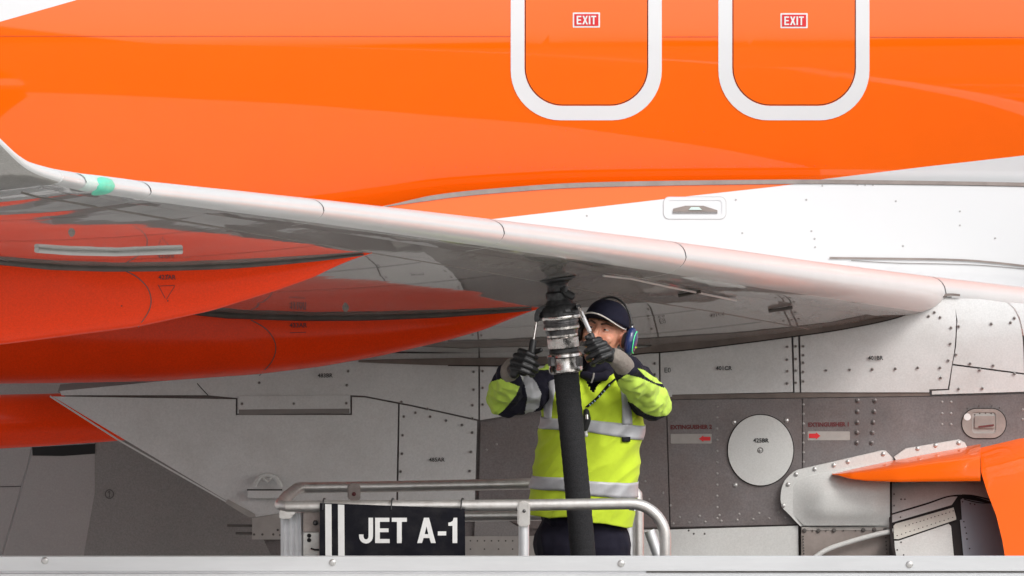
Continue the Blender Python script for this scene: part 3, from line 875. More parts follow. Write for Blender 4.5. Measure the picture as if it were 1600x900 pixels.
# painted skin panels, top row
pyl('skin_panel', [(93, 611), (312, 590), (420, 560), (600, 552), (747.5, 552), (747.5, 655.5), (700, 645), (640, 632), (570, 618.5), (547.5, 617.5), (547.5, 646), (371, 646), (371, 622), (325, 617.5), (96, 617.5)], M['pylon'])
pyl('skin_panel', [(82, 619.5), (368.5, 624), (368.5, 648.5), (550, 648.5), (550, 620.5), (570, 621), (622, 631.2), (619, 800), (470, 812), (398, 808), (389, 803)], M['pylon'])
pyl('skin_panel', [(624.5, 631.8), (640, 634.6), (700, 647.5), (745.5, 657.8), (742, 782), (622, 782)], M['pylon'])
pyl('skin_panel', [(622, 784), (742, 784), (741, 815), (560, 815), (619, 800)], M['pylon'])
pyl('skin_panel', [(750, 545), (1029, 520), (1030, 617), (1040, 617), (1040, 623), (900, 634), (845, 640.5), (750, 656.5)], M['pylon'])
pyl('skin_panel', [(1031.5, 515), (1235.5, 495), (1239.2, 612.5), (1032.5, 617)], M['pylon'])
pyl('skin_panel', [(1239, 495), (1246, 490), (1249.6, 613), (1241.5, 613)], M['pylon'])
pyl('skin_panel', [(1249.5, 490), (1400, 476), (1486, 463), (1492, 470)] + spx([(1494, 500), (1492, 540), (1487, 572), (1481, 607.5)], 4) + [(1452, 608.5), (1452, 613), (1252, 613)], M['pylon'])
pyl('skin_panel', [(1490, 466), (1530, 467), (1572, 472.5)] + spx([(1583, 482), (1592, 500), (1598, 530), (1600, 577)], 4) + [(1600, 583), (1489, 568.5), (1494, 540), (1496, 500)], M['pylon'], label='forward pylon panel with a curved front edge')
pyl('skin_panel', [(1488.5, 571), (1600, 585.5), (1680, 598), (1680, 610), (1600, 612), (1456, 616.5), (1456, 611), (1483, 609.5)], M['pylon'])
pyl('skin_panel', [(1576, 472.5), (1700, 482), (1800, 500), (1800, 600), (1682, 596), (1602, 582), (1601, 530), (1594, 497), (1586, 482)], M['pylon'])
pyl('shadow_strip', [(1041, 617.5), (1130, 615.5), (1249, 613.7), (1451, 613.6), (1454, 618.5), (1249, 621.5), (1041, 624)], M['seal_shade_brown'], off=-.006, th=.01)  # brown strip paints the shadow gap below the skin panels
# hinge flap with the dark slot under it
fl = pyl('vent_flap', [(373, 618.5), (546, 618.5), (546, 638), (373, 639.5)], M['pylon'], off=.006)
plate('vent_slot', [(373, 640), (546, 638.5), (546, 645.5), (373, 648)], pylY, M['gap_soft'], fl, off=.001, th=.004)
# edge trim along the sloping lower edge of the rear pylon
joint('edge_trim', [[(78, 619), (185, 687.5), (392, 806)]], 2.6, pylY, M['panel_light'], pylon, off=.006)
joint('fold_line', [spx([(308, 599), (316, 608), (325, 617.5)])], 1.3, pylY, M['gap'], pylon, off=.003)
eb = pyl('edge_bracket', [(356, 780), (398, 803), (400, 809), (388, 808), (352, 786)], M['tan'], off=.010)
# seal between pylon and wing
bm = bmesh.new()
up_e = spx([(560, 563), (700, 560), (860, 557), (1000, 544), (1030, 536), (1100, 531), (1240, 511), (1320, 500), (1400, 483), (1440, 469), (1475, 459.5), (1500, 460)])
lo_e = spx([(560, 566), (700, 571), (860, 570), (1000, 553), (1030, 551), (1100, 544), (1240, 526), (1320, 514), (1400, 497), (1440, 479), (1475, 463.5), (1500, 463)])
plate('pylon_seal', up_e + lo_e[::-1], pylY, M['seal_shade_brown'], pylon, off=.022, th=.03)
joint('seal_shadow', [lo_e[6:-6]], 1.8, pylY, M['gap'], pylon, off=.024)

# metal lower skin: backing shows; separate sheets with recessed joints
mt = [pyl('metal_sheet', [(751, 660), (1040, 620), (1046, 824), (820, 826), (748, 786)], M['titan'], off=-.008),
      pyl('metal_sheet', [(1042, 625), (1253, 622.5), (1253, 819), (1048, 823.5)], M['titan'], off=-.008),
      pyl('metal_sheet', [(1254.6, 622.5), (1458, 619.5), (1700, 613), (1700, 752), (1386, 752), (1386, 900), (1254.6, 900)], M['titan'], off=-.008),
      pyl('metal_sheet', [(743, 784), (820, 829), (820, 838), (741, 838)], M['belly'], off=-.010)]
box = pyl('lower_panel', [(1000, 828), (1247, 821), (1248, 900), (1000, 900)], M['panel_light'], off=.012)
bb = pyl('lower_panel', [(700, 838), (812, 838), (1002, 834), (1002, 900), (700, 900)], M['tan'], off=.006)
rivets('rivets', along([(735, 845), (812, 845)], 11) + along([(735, 858), (812, 858)], 22), 1.3, pylY, M['rivet_dark'], bb, off=.006)
joint('panel_joint', [[(1040, 826.5), (1248, 820.3)], [(1249.2, 820), (1249.5, 872)]], 2.0, pylY, M['gap'], box, off=.013)
rivets('fasteners', [(1076, 829), (1084, 834), (1101, 834)], 1.7, pylY, M['rivet_dark'], box, off=.012)
# round access disc
dk = pyl('access_disc', disc(1188.5, 703.5, 51, 55, 56), M['panel_light'], off=.004, th=.010)
plate('disc_rim', disc(1188.5, 703.5, 52.6, 56.6, 56), pylY, M['gap'], dk, off=-.0055, th=.001, holes=[disc(1188.5, 703.5, 51.2, 55.2, 56)])
text('stencil', '425BR', 1189, 688, 6.5, pylY, M['ink'], dk, off=.0055, bold=.03)
plate('lock_ring', disc(1188, 703.5, 4.6, 4.6, 20), pylY, M['rivet_dark'], dk, off=.0055, th=.001, holes=[disc(1188, 703.5, 3.6, 3.6, 20)])
bm = bmesh.new(); dome(bm, onto(1188, 703.5, pylY, .005), .006, .004, 12); obj('lock_stud', bm, M['screw'], dk)
for x, y in ((1147, 660), (1229, 657), (1149, 758)):
    bm = bmesh.new(); dome(bm, onto(x, y, pylY, -.008), .010, .008, 12); s_ = obj('stud', bm, M['screw'], dk, loc=onto(x, y, pylY, -.008))
# extinguisher notices
for x0, y0, x1_, y1_, num, left in ((1048, 667, 1112, 693, '2', True), (1262, 663, 1328, 688, '1', False)):
    n_ = pyl('notice', rrect(x0, y0+11, x1_, y1_, 1.5), M['tan'], off=-.006, th=.002)
    text('lettering', 'EXTINGUISHER ' + num, (x0+x1_)/2, y0, 6.4, pylY, M['darkred'], n_, off=-.0048, bold=.045, wide=.96, slope=-.012)
    if left: ar = [(x1_-2, y0+15.5), (x1_-13, y0+15.5), (x1_-13, y0+13.5), (x1_-20, y0+18.5), (x1_-13, y0+23.5), (x1_-13, y0+21.5), (x1_-2, y0+21.5)]
    else: ar = [(x0+2, y0+14.5), (x0+13, y0+14.5), (x0+13, y0+12.5), (x0+20, y0+18), (x0+13, y0+23.5), (x0+13, y0+21.5), (x0+2, y0+21.5)]
    plate('arrow', ar, pylY, M['red'], n_, off=-.0044, th=.001)
# oval recess with handle
ov = pyl('oval_frame', rrect(1503.5, 639, 1571.5, 684.5, 22, 10), M['seal'], off=.000, th=.008, holes=[rrect(1519, 644, 1556, 677, 5)])
plate('frame_rim', rrect(1502, 637.5, 1573, 686, 23.5, 10), pylY, M['gap'], ov, off=-.0065, th=.001, holes=[rrect(1504, 639.5, 1571, 684, 22, 10)])
plate('recess_floor', rrect(1519, 644, 1556, 677, 5), pylY, M['tan'], ov, off=-.004, th=.003)
plate('latch_plate', rrect(1523, 650, 1555, 669, 2), pylY, M['seal'], ov, off=.004, th=.008)
joint('latch_slot', [[(1529, 667), (1553, 664)]], 2.5, pylY, M['darkred'], ov, off=.0085)
plate('valve_button', disc(1511.5, 651.5, 5.5, 5.5, 20), pylY, M['white_print'], ov, off=.002, th=.003)
rivets('fasteners', [(1512, 638), (1530, 634), (1550, 634), (1562, 637), (1523, 648), (1531, 646), (1540, 645.5), (1549, 646), (1513, 676), (1558, 676), (1563, 661)], 1.2, pylY, M['rivet_dark'], ov, off=-.004)

# fasteners on the pylon
big = [(754+0*k, 580 + 26*k) for k in range(3)] + [(740, 581), (740, 609), (738, 633), (738, 654)] + [(1023, 568), (1023, 585), (1036-9, 600)]
big += [(1234-4, y) for y in (542, 562, 580, 599)] + [(1243.5, y) for y in (541, 561, 579, 598)] + [(1255, y) for y in (541, 555, 567, 581, 596)]
big += [(1291, 578.5), (1328, 577.5), (1363, 577), (1399, 576), (1434, 574.5), (1469, 574.5), (1482, 563), (1470, 590), (1486, 512), (1485, 537), (1469, 496), (1451, 494), (1460, 488)]
big += [(1498, 510), (1549, 506), (1579, 504), (1585, 497), (1516, 568), (1552, 571), (1494, 554), (1535, 606.5), (1498, 607.5), (1531, 578), (1585, 584)]
big += [(405, 598), (544, 580), (542, 602), (378, 631), (459, 631), (541, 630), (627, 628), (668, 639), (631, 651), (649, 645), (672, 651), (697, 657), (722, 664), (629, 680), (628, 709), (738, 676), (736, 706), (734, 736), (626, 737)]
rivets('fasteners', big, 2.5, pylY, M['rivet'], pylon, off=.006, h=.002)
rivets('fastener_centres', big, 1.25, pylY, M['rivet_dark'], pylon, off=.008, h=.0012)
mrv = [(x, y) for y in (626, 643, 660, 676, 692) for x in (1340 - (y-626)*.02, 1367 - (y-626)*.08)]
rivets('bolt_heads', mrv, 4.2, pylY, M['titan'], mt[2], off=-.008, h=.006)
rivets('bolt_centres', mrv, 2.0, pylY, M['rivet_dark'], mt[2], off=-.003, h=.003)
mrv = [(1120.5, 635+17.5*k) for k in range(12)] + [(1255.5, 632+15*k) for k in range(9)] + [(1472, 628), (1486, 628), (1472, 646), (1486, 646), (1472, 663), (1486, 663), (1598, 640), (1598, 655)]
mrv += along([(1052, 818), (1240, 808)], 25) + along([(1062, 808), (1240, 799)], 31) + [(776, 694), (760, 703), (1008, 752), (1014, 780), (1036, 770), (1048, 790)]
rivets('rivets', mrv, 2.2, pylY, M['rivet'], mt[1], off=-.008, h=.0022)
text('stencil', '401CR', 1131, 575, 6.3, pylY, M['ink'], pylon, off=.0095, bold=.03)
text('stencil', '401BR', 1368, 559, 6.3, pylY, M['ink'], pylon, off=.0095, bold=.03)
text('stencil', '483BR', 508, 586.5, 6.3, pylY, M['ink'], pylon, off=.0095, bold=.02)
text('stencil', '485AR', 682.5, 718, 6.3, pylY, M['ink'], pylon, off=.0095, bold=.02)
text('stencil', 'E0', 1043, 578, 8, pylY, M['ink'], pylon, off=.0095, bold=.0)
pyl('small_tab', [(1031, 610), (1050, 610), (1050, 620), (1031, 620)], M['panel_light'], off=.013)
# shading fold of the wing underside next to the pylon: access holes in the lower skin above the seal
# rear bracket with its two rods, and the hinge lug with a half ring
rb = pyl('rear_bracket', [(394, 810), (436, 803), (440, 803), (440, 843), (394, 843)], M['tan'], off=.05, th=.05)
for y in (821.5, 833.5):
    a, b = W(355 if y < 830 else 368, y-.5, PY-.03), W(398, y, PY-.03)
    tube('rod', [a, b], .0055, M['rivet_dark'], rb, seg=8)
rivets('fasteners', [(397, 835), (410, 835), (427, 835), (434, 828), (438, 836)], 1.9, pylY, M['rivet_dark'], rb, off=.05)
hl = pyl('hinge_lug', [(387, 766), (440, 766), (446, 779), (387, 778)], M['pylon'], off=.05, th=.06)
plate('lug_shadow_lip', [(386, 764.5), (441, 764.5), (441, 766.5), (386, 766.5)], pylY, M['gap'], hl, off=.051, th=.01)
ring = [W(418 + 21*math.cos(R(a)), 765 - 23*math.sin(R(a)), PY-.06) for a in range(8, 173, 10)]
tube('half_ring', ring, .0095, M['panel_light'], hl, seg=8)
tube('half_ring', [W(409, 745, PY-.062), W(418, 752, PY-.062), W(428, 744, PY-.062)], .006, M['panel_light'], hl, seg=8)

# ---------------------------------------------------------------- engine: rear pylon fairing, core cowl, orange cowl
def nacY(x, z):  # side of a barrel 1.02 m in radius
    zc = W(1600, 1085, 94).z; r = 1.03; d = z - zc
    return 94.25 - math.sqrt(max(r*r - d*d, .0)) if abs(d) < r else 94.25
def cowlY(x, z):
    zt = W(1400, 745, 93.8).z
    return 93.86 + .0 - .10 * math.sin(min(1, max(0, (zt + .02 - z)/.20)) * math.pi) * 1.0
cw_out = [(1249.5, 816), (1236, 806), (1222, 793)] + spx([(1219.5, 781), (1221, 765), (1227, 750), (1238, 739), (1247, 734)], 4) + [(1300, 722), (1378, 704), (1384, 704.5), (1397, 717), (1300, 800), (1300, 822), (1250, 823)]
eng = root('pylon_lower_fairing', (0, 0, 0), 'x', 'x'); bpy.data.objects.remove(eng)
cowl = plate('rear_cowl', [(1250, 822), (1236, 807), (1222, 793)] + spx([(1219.5, 781), (1221, 765), (1227, 750), (1238, 739), (1247, 734)], 4) + [(1300, 722), (1378, 704), (1384, 704.5), (1396, 717), (1390.5, 755), (1390.5, 823)], lambda x, z: pylY(x, z), M['panel_light'], plane, off=.028, th=.03, res=16)
# bulged inner skin of the cowl
bul = spx([(1236, 800), (1233, 778), (1238, 762), (1252, 748), (1280, 740), (1320, 733), (1370, 723), (1390, 720)], 4) + [(1390.5, 821), (1256, 821)]
def bulY(x, z):
    px, py = proj((x, PY, z))
    fx = min(1, max(0, (px-1232)/60)); fy = min(1, max(0, (py-722 - max(0, (1330-px))*.16)/45)); fz = min(1, max(0, (823-py)/30))
    s_ = lambda t: t*t*(3-2*t)
    fe = min(1, max(0, (1391-px)/34))
    return PY - .030 - .060*s_(fx)*s_(fy)*(.35+.65*s_(fz))*(.45+.55*s_(fe))
plate('cowl_bulge', bul, bulY, M['panel_light'], cowl, th=.03, res=8)
plate('upper_lip', [(1397, 714), (1415, 701), (1498, 687), (1508, 692), (1511, 699), (1400, 719)], pylY, M['panel_light'], cowl, off=.04, th=.03)
for x, y in ((1244, 741), (1231.5, 757), (1224, 790), (1273, 733), (1303, 727), (1325, 721.5), (1380, 709.5), (1434, 701), (1462, 696), (1498, 692)):
    p = onto(x, y, pylY, .028 if x < 1397 else .04); bm = bmesh.new(); dome(bm, p, .0095, .006, 12); obj('screw', bm, M['screw'], cowl, loc=p)
# panels below and behind the cowl
lowp = plate('nozzle_skirt', [(1252, 824), (1390.5, 824), (1390.5, 905), (1252, 905)], pylY, M['seal'], plane, off=.03, th=.02)
joint('skirt_band', [[(1253, 826), (1390, 826)]], 5, pylY, M['tan'], lowp, off=.033)
rivets('fasteners', [(1257, 829), (1279, 829), (1303, 828.5), (1349, 828), (1366, 827.5), (1383, 828)], 3.6, pylY, M['rivet_dark'], lowp, off=.034, h=.003)
rivets('rivets', along([(1255, 838), (1256, 868)], 4.5) + [(1270, 829), (1291, 829), (1337, 829), (1318, 829)] + along([(1384, 840), (1386, 868)], 6), 1.3, pylY, M['rivet_dark'], lowp, off=.034)
tube('bleed_pipe', [W(x, y, PY-.07) for x, y in spx([(1262, 880), (1290, 860), (1330, 846), (1370, 835), (1400, 829)])], [.011]*40 if False else .0105, M['panel_light'], lowp, seg=10)
# core cowl behind: curved panels
def coreY(x, z):
    px, py = proj((x, 93.7, z))
    return 94.02 - .07*math.sin(min(1, max(0, (px-1385)/170))*math.pi*.5) - .24*min(1.2, max(0, (py-752)/130))**1.1 + .12*min(1, max(0, (px-1495)/80))**1.5
def core(name, pts, m, off=0.0, th=.008, **k): return plate(name, pts, coreY, m, corep, off=off, th=th, res=14, **k)
corep = plate('core_cowl', [(1390.5, 752), (1545, 752), (1620, 820), (1620, 905), (1390.5, 905)], coreY, M['gap'], plane, off=-.012, th=.2, res=20)
core('cowl_panel', [(1393, 754), (1545, 750), (1562, 800), (1560, 783)] + spx([(1545, 783), (1530, 778), (1505, 773), (1480, 775), (1450, 785), (1420, 794), (1394, 802)], 4), M['pylon'])
core('cowl_panel', [(1394, 804.5)] + spx([(1420, 797), (1450, 788), (1480, 777.5), (1496, 776)], 4) + [(1487, 789), (1394, 816.5)], M['pylon'], off=.002)
rs = core('riveted_strip', [(1396, 822)] + [(1399, 818.5), (1490, 793), (1494, 808.5), (1494, 812), (1404, 842.5), (1397, 842)], mat('cream_primer', (.60, .585, .53), .5, var=.06, scale=20, dirt=(.42, .42, .40), dirt_amt=.4, dirt_scale=18), off=.008)
rivets('rivets', along([(1415, 822), (1491, 798)], 6) + along([(1402, 837), (1491, 808)], 7), 1.1, coreY, M['rivet_dark'], rs, off=.008, h=.001)
core('cowl_panel', [(1397.5, 845), (1404, 845), (1482, 818.5), (1486, 822), (1494, 905), (1401, 905)], M['panel_light'], off=.004)
core('cowl_panel', [(1501, 781), (1504, 779), (1532, 784), (1560, 790), (1600, 905), (1509, 905), (1500, 813), (1503, 812)], mat('blue_grey_paint', (.30, .32, .36), .45, coat=.3, coat_rough=.2, var=.05), off=.004)
rivets('rivets', [(1504, 784), (1516, 787), (1523, 788), (1506, 815), (1508, 824), (1510, 833), (1511, 842), (1515, 857)] + along([(1397, 790), (1397, 752)], 18) + [(1408, 780), (1414, 780), (1407, 808), (1408, 847), (1402, 859), (1412, 867)], 1.3, coreY, M['rivet_dark'], corep, off=.009, h=.001)
joint('panel_edge', [[(1391.5, 752), (1391.5, 822), (1394, 845), (1399, 872)]], 4.2, coreY, M['gap'], corep, off=.012)
joint('panel_edge', [spx([(1503, 773.5), (1520, 774.5), (1545, 780), (1552, 781)])], 2.4, coreY, M['gap'], corep, off=.010)
joint('panel_edge', [spx([(1506, 780), (1530, 785.5), (1552, 786)])], 1.4, coreY, M['gap'], corep, off=.010)

# orange fan cowl: barrel with a beak running back over the pylon
NR = 1.0; zc = W(1600, 1064, 94).z
def beakY(x, z):
    px, py = proj((x, 93.6, z))
    top = lerp_table(btop, px); bot = lerp_table(bbot, px)
    t = min(1, max(0, (py-top)/max(bot-top, 4)))
    wide = lerp_table([(1300, .02), (1330, .10), (1400, .17), (1530, .24), (1700, .30)], px)
    return 93.88 - wide * (math.sin(t*math.pi*.5)**.8)
btop = [(1300, 741), (1311, 738.5), (1330, 734), (1400, 719.5), (1460, 708), (1515, 698.5), (1560, 690.5), (1600, 683.5), (1700, 672), (1900, 660)]
bbot = [(1300, 742), (1311, 743), (1325, 748), (1350, 751.5), (1400, 753.5), (1530, 752.5), (1900, 752)]
rows = []
for k in range(60):
    px = 1300.5 + (1532-1300.5)*(k/59)**1.3
    t0, b0 = lerp_table(btop, px), lerp_table(bbot, px); row = []
    wide = lerp_table([(1300, .005), (1312, .05), (1330, .09), (1400, .16), (1532, .235)], px)
    for j in range(15):
        q = j/14
        # sloping upper facet, rounded crease, near vertical side, round lower edge
        yy = t0 + (b0-t0)*min(1, q*1.06)
        dep = lerp_table([(0, 0), (.1, .30), (.22, .62), (.34, .80), (.6, .93), (.85, 1), (.95, .97), (1, .90)], q)
        row.append(W(px, yy, 93.88 - wide*dep))
    bot_ = row[-1]; row.append(bot_ + Vector((0, wide*.9 + .1, .01))); row.append(row[0] + Vector((0, .1, 0)))
    rows.append(row)
bm = bmesh.new(); g = loft(bm, rows); bm.faces.new(g[0]); bm.faces.new(g[-1]); bmesh.ops.recalc_face_normals(bm, faces=bm.faces[:]); sharpen(bm, R(48))
beak = obj('cowl_beak', bm, M['orange'], plane)
# main orange barrel from its curved rear edge forwards
rear = [(683, 1521), (697, 1531.5), (725, 1533), (750, 1534), (775, 1545), (800, 1555), (830, 1563), (868, 1571), (950, 1580), (1100, 1585)]
rows = []
zt = W(1532, 697, 93.9).z
for k in range(40):
    fr = k/39; row = []
    for j in range(49):
        a = math.pi/2 - math.pi*2*j/48   # from the top going towards the camera side and round
        Yp = 94.25 - NR*math.cos(a) * 1.0; z = zc + NR*math.sin(a)*(1.0 if a > -math.pi/2 else 1)
        row.append((Yp, z))
    pts = []
    for Yp, z in row:
        py = proj((3, Yp, z))[1]
        xr = W(lerp_table(rear, min(py, 1100)), py, Yp).x if Yp < 94.25 else W(1540, 700, Yp).x
        top_rise = W(1600, 683.5, 93.9).z - W(1532, 697, 93.9).z
        x = xr + (fr**1.3)*3.1
        # the barrel swells gently forwards
        sw_ = 1 + .034*min(1, (x - xr)/.18) + .04*min(1, (x - xr)/1.4)
        pts.append(Vector((x, 94.25 + (Yp-94.25)*sw_, zc + (z-zc)*sw_)))
    rows.append(pts)
bm = bmesh.new(); g = loft(bm, rows, closed=False)
bmesh.ops.recalc_face_normals(bm, faces=bm.faces[:])
r = bmesh.ops.solidify(bm, geom=bm.faces[:], thickness=.02)
bmesh.ops.recalc_face_normals(bm, faces=bm.faces[:]); sharpen(bm, R(50))
bmesh.ops.remove_doubles(bm, verts=bm.verts[:], dist=1e-6)
nac = obj('engine_cowl', bm, M['orange'], plane)
# fan disc and spinner close the barrel in front; nozzle cone behind (outside the frame)
lathe('fan_disc', [(0, .96), (.05, .96), (.3, .3), (1, .02)], (6.0, 94.25, zc), (6.6, 94.25, zc), M['dark_metal'], nac)
lathe('exhaust_cone', [(0, .62), (.5, .55), (1, .3)], (3.3, 94.25, zc), (1.9, 94.25, zc), M['titan'], nac)
# ================================================================ HOSE AND COUPLING
YH = 90.28
def P(px, py, Y=YH): return W(px, py, Y)
A0 = onwing(871, 437) or P(871, 437)
YH = A0.y
CA, CB = P(870, 436, YH), P(884.5, 581, YH)
def ax(t): return CA + (CB-CA)*t
def tt(py): return (py-436)/145.0
PXM = YH/FPX
hose = root('fuel_hose', CB, 'black ribbed fuel hose with its metal coupling plugged into the underside of the wing', 'fuel hose')
def ring_part(name, prof, m, par=hose, seg=36, **k):
    """prof: (pixel row, radius in pixels) along the coupling axis"""
    return lathe(name, [((tt(y) - tt(prof[0][0]))/(tt(prof[-1][0]) - tt(prof[0][0])), r*PXM) for y, r in prof], ax(tt(prof[0][0])), ax(tt(prof[-1][0])), m, par, seg, **k)
path = [CB + (CA-CB).normalized()*.02] + [P(x, y, YH) for x, y in ((884.8, 584), (888, 620), (893, 670), (898, 720), (902.5, 770), (907, 820), (911, 868), (915, 930), (921, 1030))] + [P(935, 1120, YH-.02), P(990, 1190, YH-.05), P(1080, 1225, YH-.05), P(1300, 1235, YH-.05), P(1500, 1235, YH-.05)]
sp = [tuple(v) for v in spl(path, 14)]
rad = [(.0495 + .0006*math.sin(i*1.7)) for i in range(len(sp))]
hb = bmesh.new(); tube_bm(hb, sp, rad, 32)
hz = obj('hose_body', hb, M['rubber'], hose)
ring_part('wing_port_flange', [(433.5, 31), (436.5, 31), (437.5, 26), (439.5, 23)], M['black_metal'])
ad = ring_part('adapter', [(437, 18), (441, 19.5), (444, 17), (447, 16), (454, 17), (457, 20), (460, 20.5), (465, 20), (468, 19), (474, 22), (478, 24)], M['black_metal'])
kn = P(893, 461, YH-.045)
lathe('valve_knob', [(0, .006), (.1, .014), (.55, .016), (.9, .014), (1, .008)], kn + Vector((-.026, -.004, .012)), kn + Vector((.012, -.012, -.010)), M['plastic'], ad, 16)
lathe('valve_knob', [(0, .006), (.2, .013), (.8, .012), (1, .006)], P(882, 448, YH-.05), P(882, 459, YH-.06), M['plastic'], ad, 14)
cl_ = ring_part('collar', [(475, 25), (477, 28), (482, 31), (486, 32.5), (490, 33), (492, 33)], M['black_metal'])
# two windows in the collar: recessed bright slots, one each side of the front
for a0, a1 in ((-62, -28), (8, 44)):
    bm = bmesh.new(); rws = []
    for k in range(7):
        an = R(a0 + (a1-a0)*k/6)
        rws.append([ax(tt(y)) + Vector((math.sin(an)*r*PXM, -math.cos(an)*r*PXM, 0)) for y, r in ((480.5, 30.6), (487.5, 33.4))])
    loft(bm, rws, closed=False); bmesh.ops.recalc_face_normals(bm, faces=bm.faces[:])
    obj('collar_window', bm, M['slot'], cl_)
ring_part('clamp_rim', [(492, 33), (493, 35), (495.5, 35.5), (497.5, 35), (498.5, 31)], M['steel'])
ring_part('swivel', [(498, 28), (500, 27.5), (503, 28), (504, 26.5), (506, 26.5), (508, 28), (512, 28), (514, 26.5), (519, 25), (522, 24.5)], M['dark_metal'])
ring_part('swivel_band', [(509, 27.8), (510, 28.8), (513.5, 28.8), (514.5, 27.6)], M['steel'])
ring_part('grease_ring', [(521, 23.5), (522.5, 24.5), (525.5, 24.5), (527, 22.5)], M['steel'])
ring_part('hex_nut', [(526, 21.5), (528, 24.5), (543, 24.5), (545, 21.5)], M['steel'], seg=8)
ring_part('black_band', [(545, 22), (547, 23.5), (550, 23.5), (552, 22)], M['plastic'])
fr = ring_part('ferrule', [(551, 24), (553, 26.5), (557, 27), (559, 25.5), (571, 25.5), (574, 26.5), (580, 26.5), (582.5, 24)], M['steel'])
for an in (-62, -48, 52, 66):
    q = ax(tt(564)) + Vector((math.sin(R(an))*26*PXM, -math.cos(R(an))*26*PXM, 0))
    bm = bmesh.new(); box_bm(bm, q - Vector((.009, .010, .018)), q + Vector((.009, .008, .018)), .004); obj('cam_lug', bm, M['dark_metal'], fr)
# brackets and the two control levers
bl = bmesh.new(); Yb = YH - .02
prism_bm(bl, [(858, 478), (846, 479), (838, 484), (835, 492), (834.5, 500), (836, 503), (842, 502.5), (843, 497), (842, 491), (846, 487), (853, 487), (853, 494), (843, 497), (844, 501), (858, 498)], Yb-.02, Yb+.02)
obj('lever_bracket', bl, M['black_metal'], cl_)
def lever(name, a, b, c):
    l = tube(name, [a, b], [.0052, .0052], M['steel'], hose, seg=12)
    tube('lever_grip', [b + (a-b).normalized()*.002, b, b + (c-b)*.04, b+(c-b)*.5, c], [.0075, .0135, .0145, .0145, .0135], M['plastic'], l, seg=14)
    return l
lever('lever', P(839, 498, YH-.02), P(833.5, 531, YH-.035), P(826, 580, YH-.06))
lever('lever', P(902, 475, YH-.075), P(922.5, 522, YH-.13), P(937, 566, YH-.17))
tube('lever_sleeve', [P(908, 488, YH-.085), P(922, 519, YH-.127)], .0088, M['alu_clean'], hose, seg=12)
tube('lever_pivot', [P(904, 479, YH-.03), P(904, 479, YH-.085)], .010, M['black_metal'], hose, seg=12)

# ================================================================ REFUELLING VEHICLE
YN, YF = 89.86, 91.22
truck = root('refuelling_vehicle', (0, 90.4, 0), 'refuelling vehicle with pale aluminium edge beam and tubular guard rails', 'service vehicle')
YB = 89.55
zt_ = W(800, 868.5, YB).z; 
def bz(py): return W(800, py, YB).z
XL, XR = -4.2, 3.4
bm = bmesh.new()
prf = [(YB+.07, zt_ - .004), (YB+.004, zt_), (YB, zt_ - .004), (YB, bz(892)), (YB+.006, bz(893.2)), (YB+.006, bz(894.6)), (YB, bz(895.4)), (YB-.006, bz(897)), (YB-.006, bz(925)), (YB, bz(928)), (YB, zt_ - .16), (YB+.07, zt_ - .16)]
g = [[bm.verts.new((x, y, z)) for y, z in prf] for x in (XL, XR)]
n = len(prf)
for k in range(n): bm.faces.new((g[0][k], g[0][(k+1) % n], g[1][(k+1) % n], g[1][k]))
bm.faces.new(g[0]); bm.faces.new(g[1]); bmesh.ops.recalc_face_normals(bm, faces=bm.faces[:])
beam = obj('edge_beam', bm, M['alu_clean'], truck)
bolt_me = None
for px, py in ((70, 876), (519.5, 879), (970.5, 880.5), (1421, 882)):
    if bolt_me is None:
        bm = bmesh.new(); dome(bm, W(px, py, YB), .0145, .0075, 16)
        bolt_me = obj('beam_bolt', bm, M['screw'], beam, loc=W(px, py, YB))
    else:
        b2 = bolt_me.copy(); COL.objects.link(b2); b2.parent = beam; b2.location = W(px, py, YB) - Vector((0, 90.4, 0))
sc1 = bmesh.new(); box_bm(sc1, (W(1010, 893.2, YB).x, YB-.001, bz(894.0)), (W(1800, 893, YB).x, YB+.006, bz(893.1))); obj('groove_filler', sc1, M['seal_dark'], beam)
ZD = zt_ - .86                       # deck the man stands on
bm = bmesh.new(); box_bm(bm, (XL, YB+.075, ZD-.08), (XR, 91.5, ZD)); obj('deck', bm, mat('dark_grip_deck', (.06, .06, .062), .8, var=.3, scale=30), truck)
bm = bmesh.new(); box_bm(bm, (XL, YB+.02, ZD-.07), (XR, YB+.07, zt_-.165)); obj('side_skirt', bm, mat('dark_grey_body_paint', (.05, .05, .055), .5), truck)
bm = bmesh.new(); box_bm(bm, (XL+.1, YB+.35, .55), (XR-.1, 91.3, ZD-.1), .03); obj('chassis', bm, M['black_metal'], truck)
for x in (-3.4, -2.2, 2.6):
    for y in (89.95, 91.25):
        w = lathe('wheel', [(0, .30), (.08, .36), (.5, .37), (.92, .36), (1, .30)], (x, y-.13, .37), (x, y+.13, .37), M['rubber'], truck, 32)
        lathe('rim', [(0, .20), (.06, .22), (.5, .21), (1, .15)], (x, y-.145, .37), (x, y+.05, .37), M['alu'], w, 24)
# near guard rail: one bent tube
rt = .0225
def railpath(pts, Y, n=10):
    return [W(x, y, Y) for x, y in pts]
near = [(446, 791.5), (600, 790.5), (800, 789.5), (985, 787)] + [(985 + 54.5*math.sin(R(a)), 841.5 - 54.5*math.cos(R(a))) for a in range(10, 91, 8)] + [(1039.5, 868), (1040, 960), (1040, 1190)]
nr = tube('guard_rail', railpath(near, YN), rt, M['alu'], truck, seg=20)
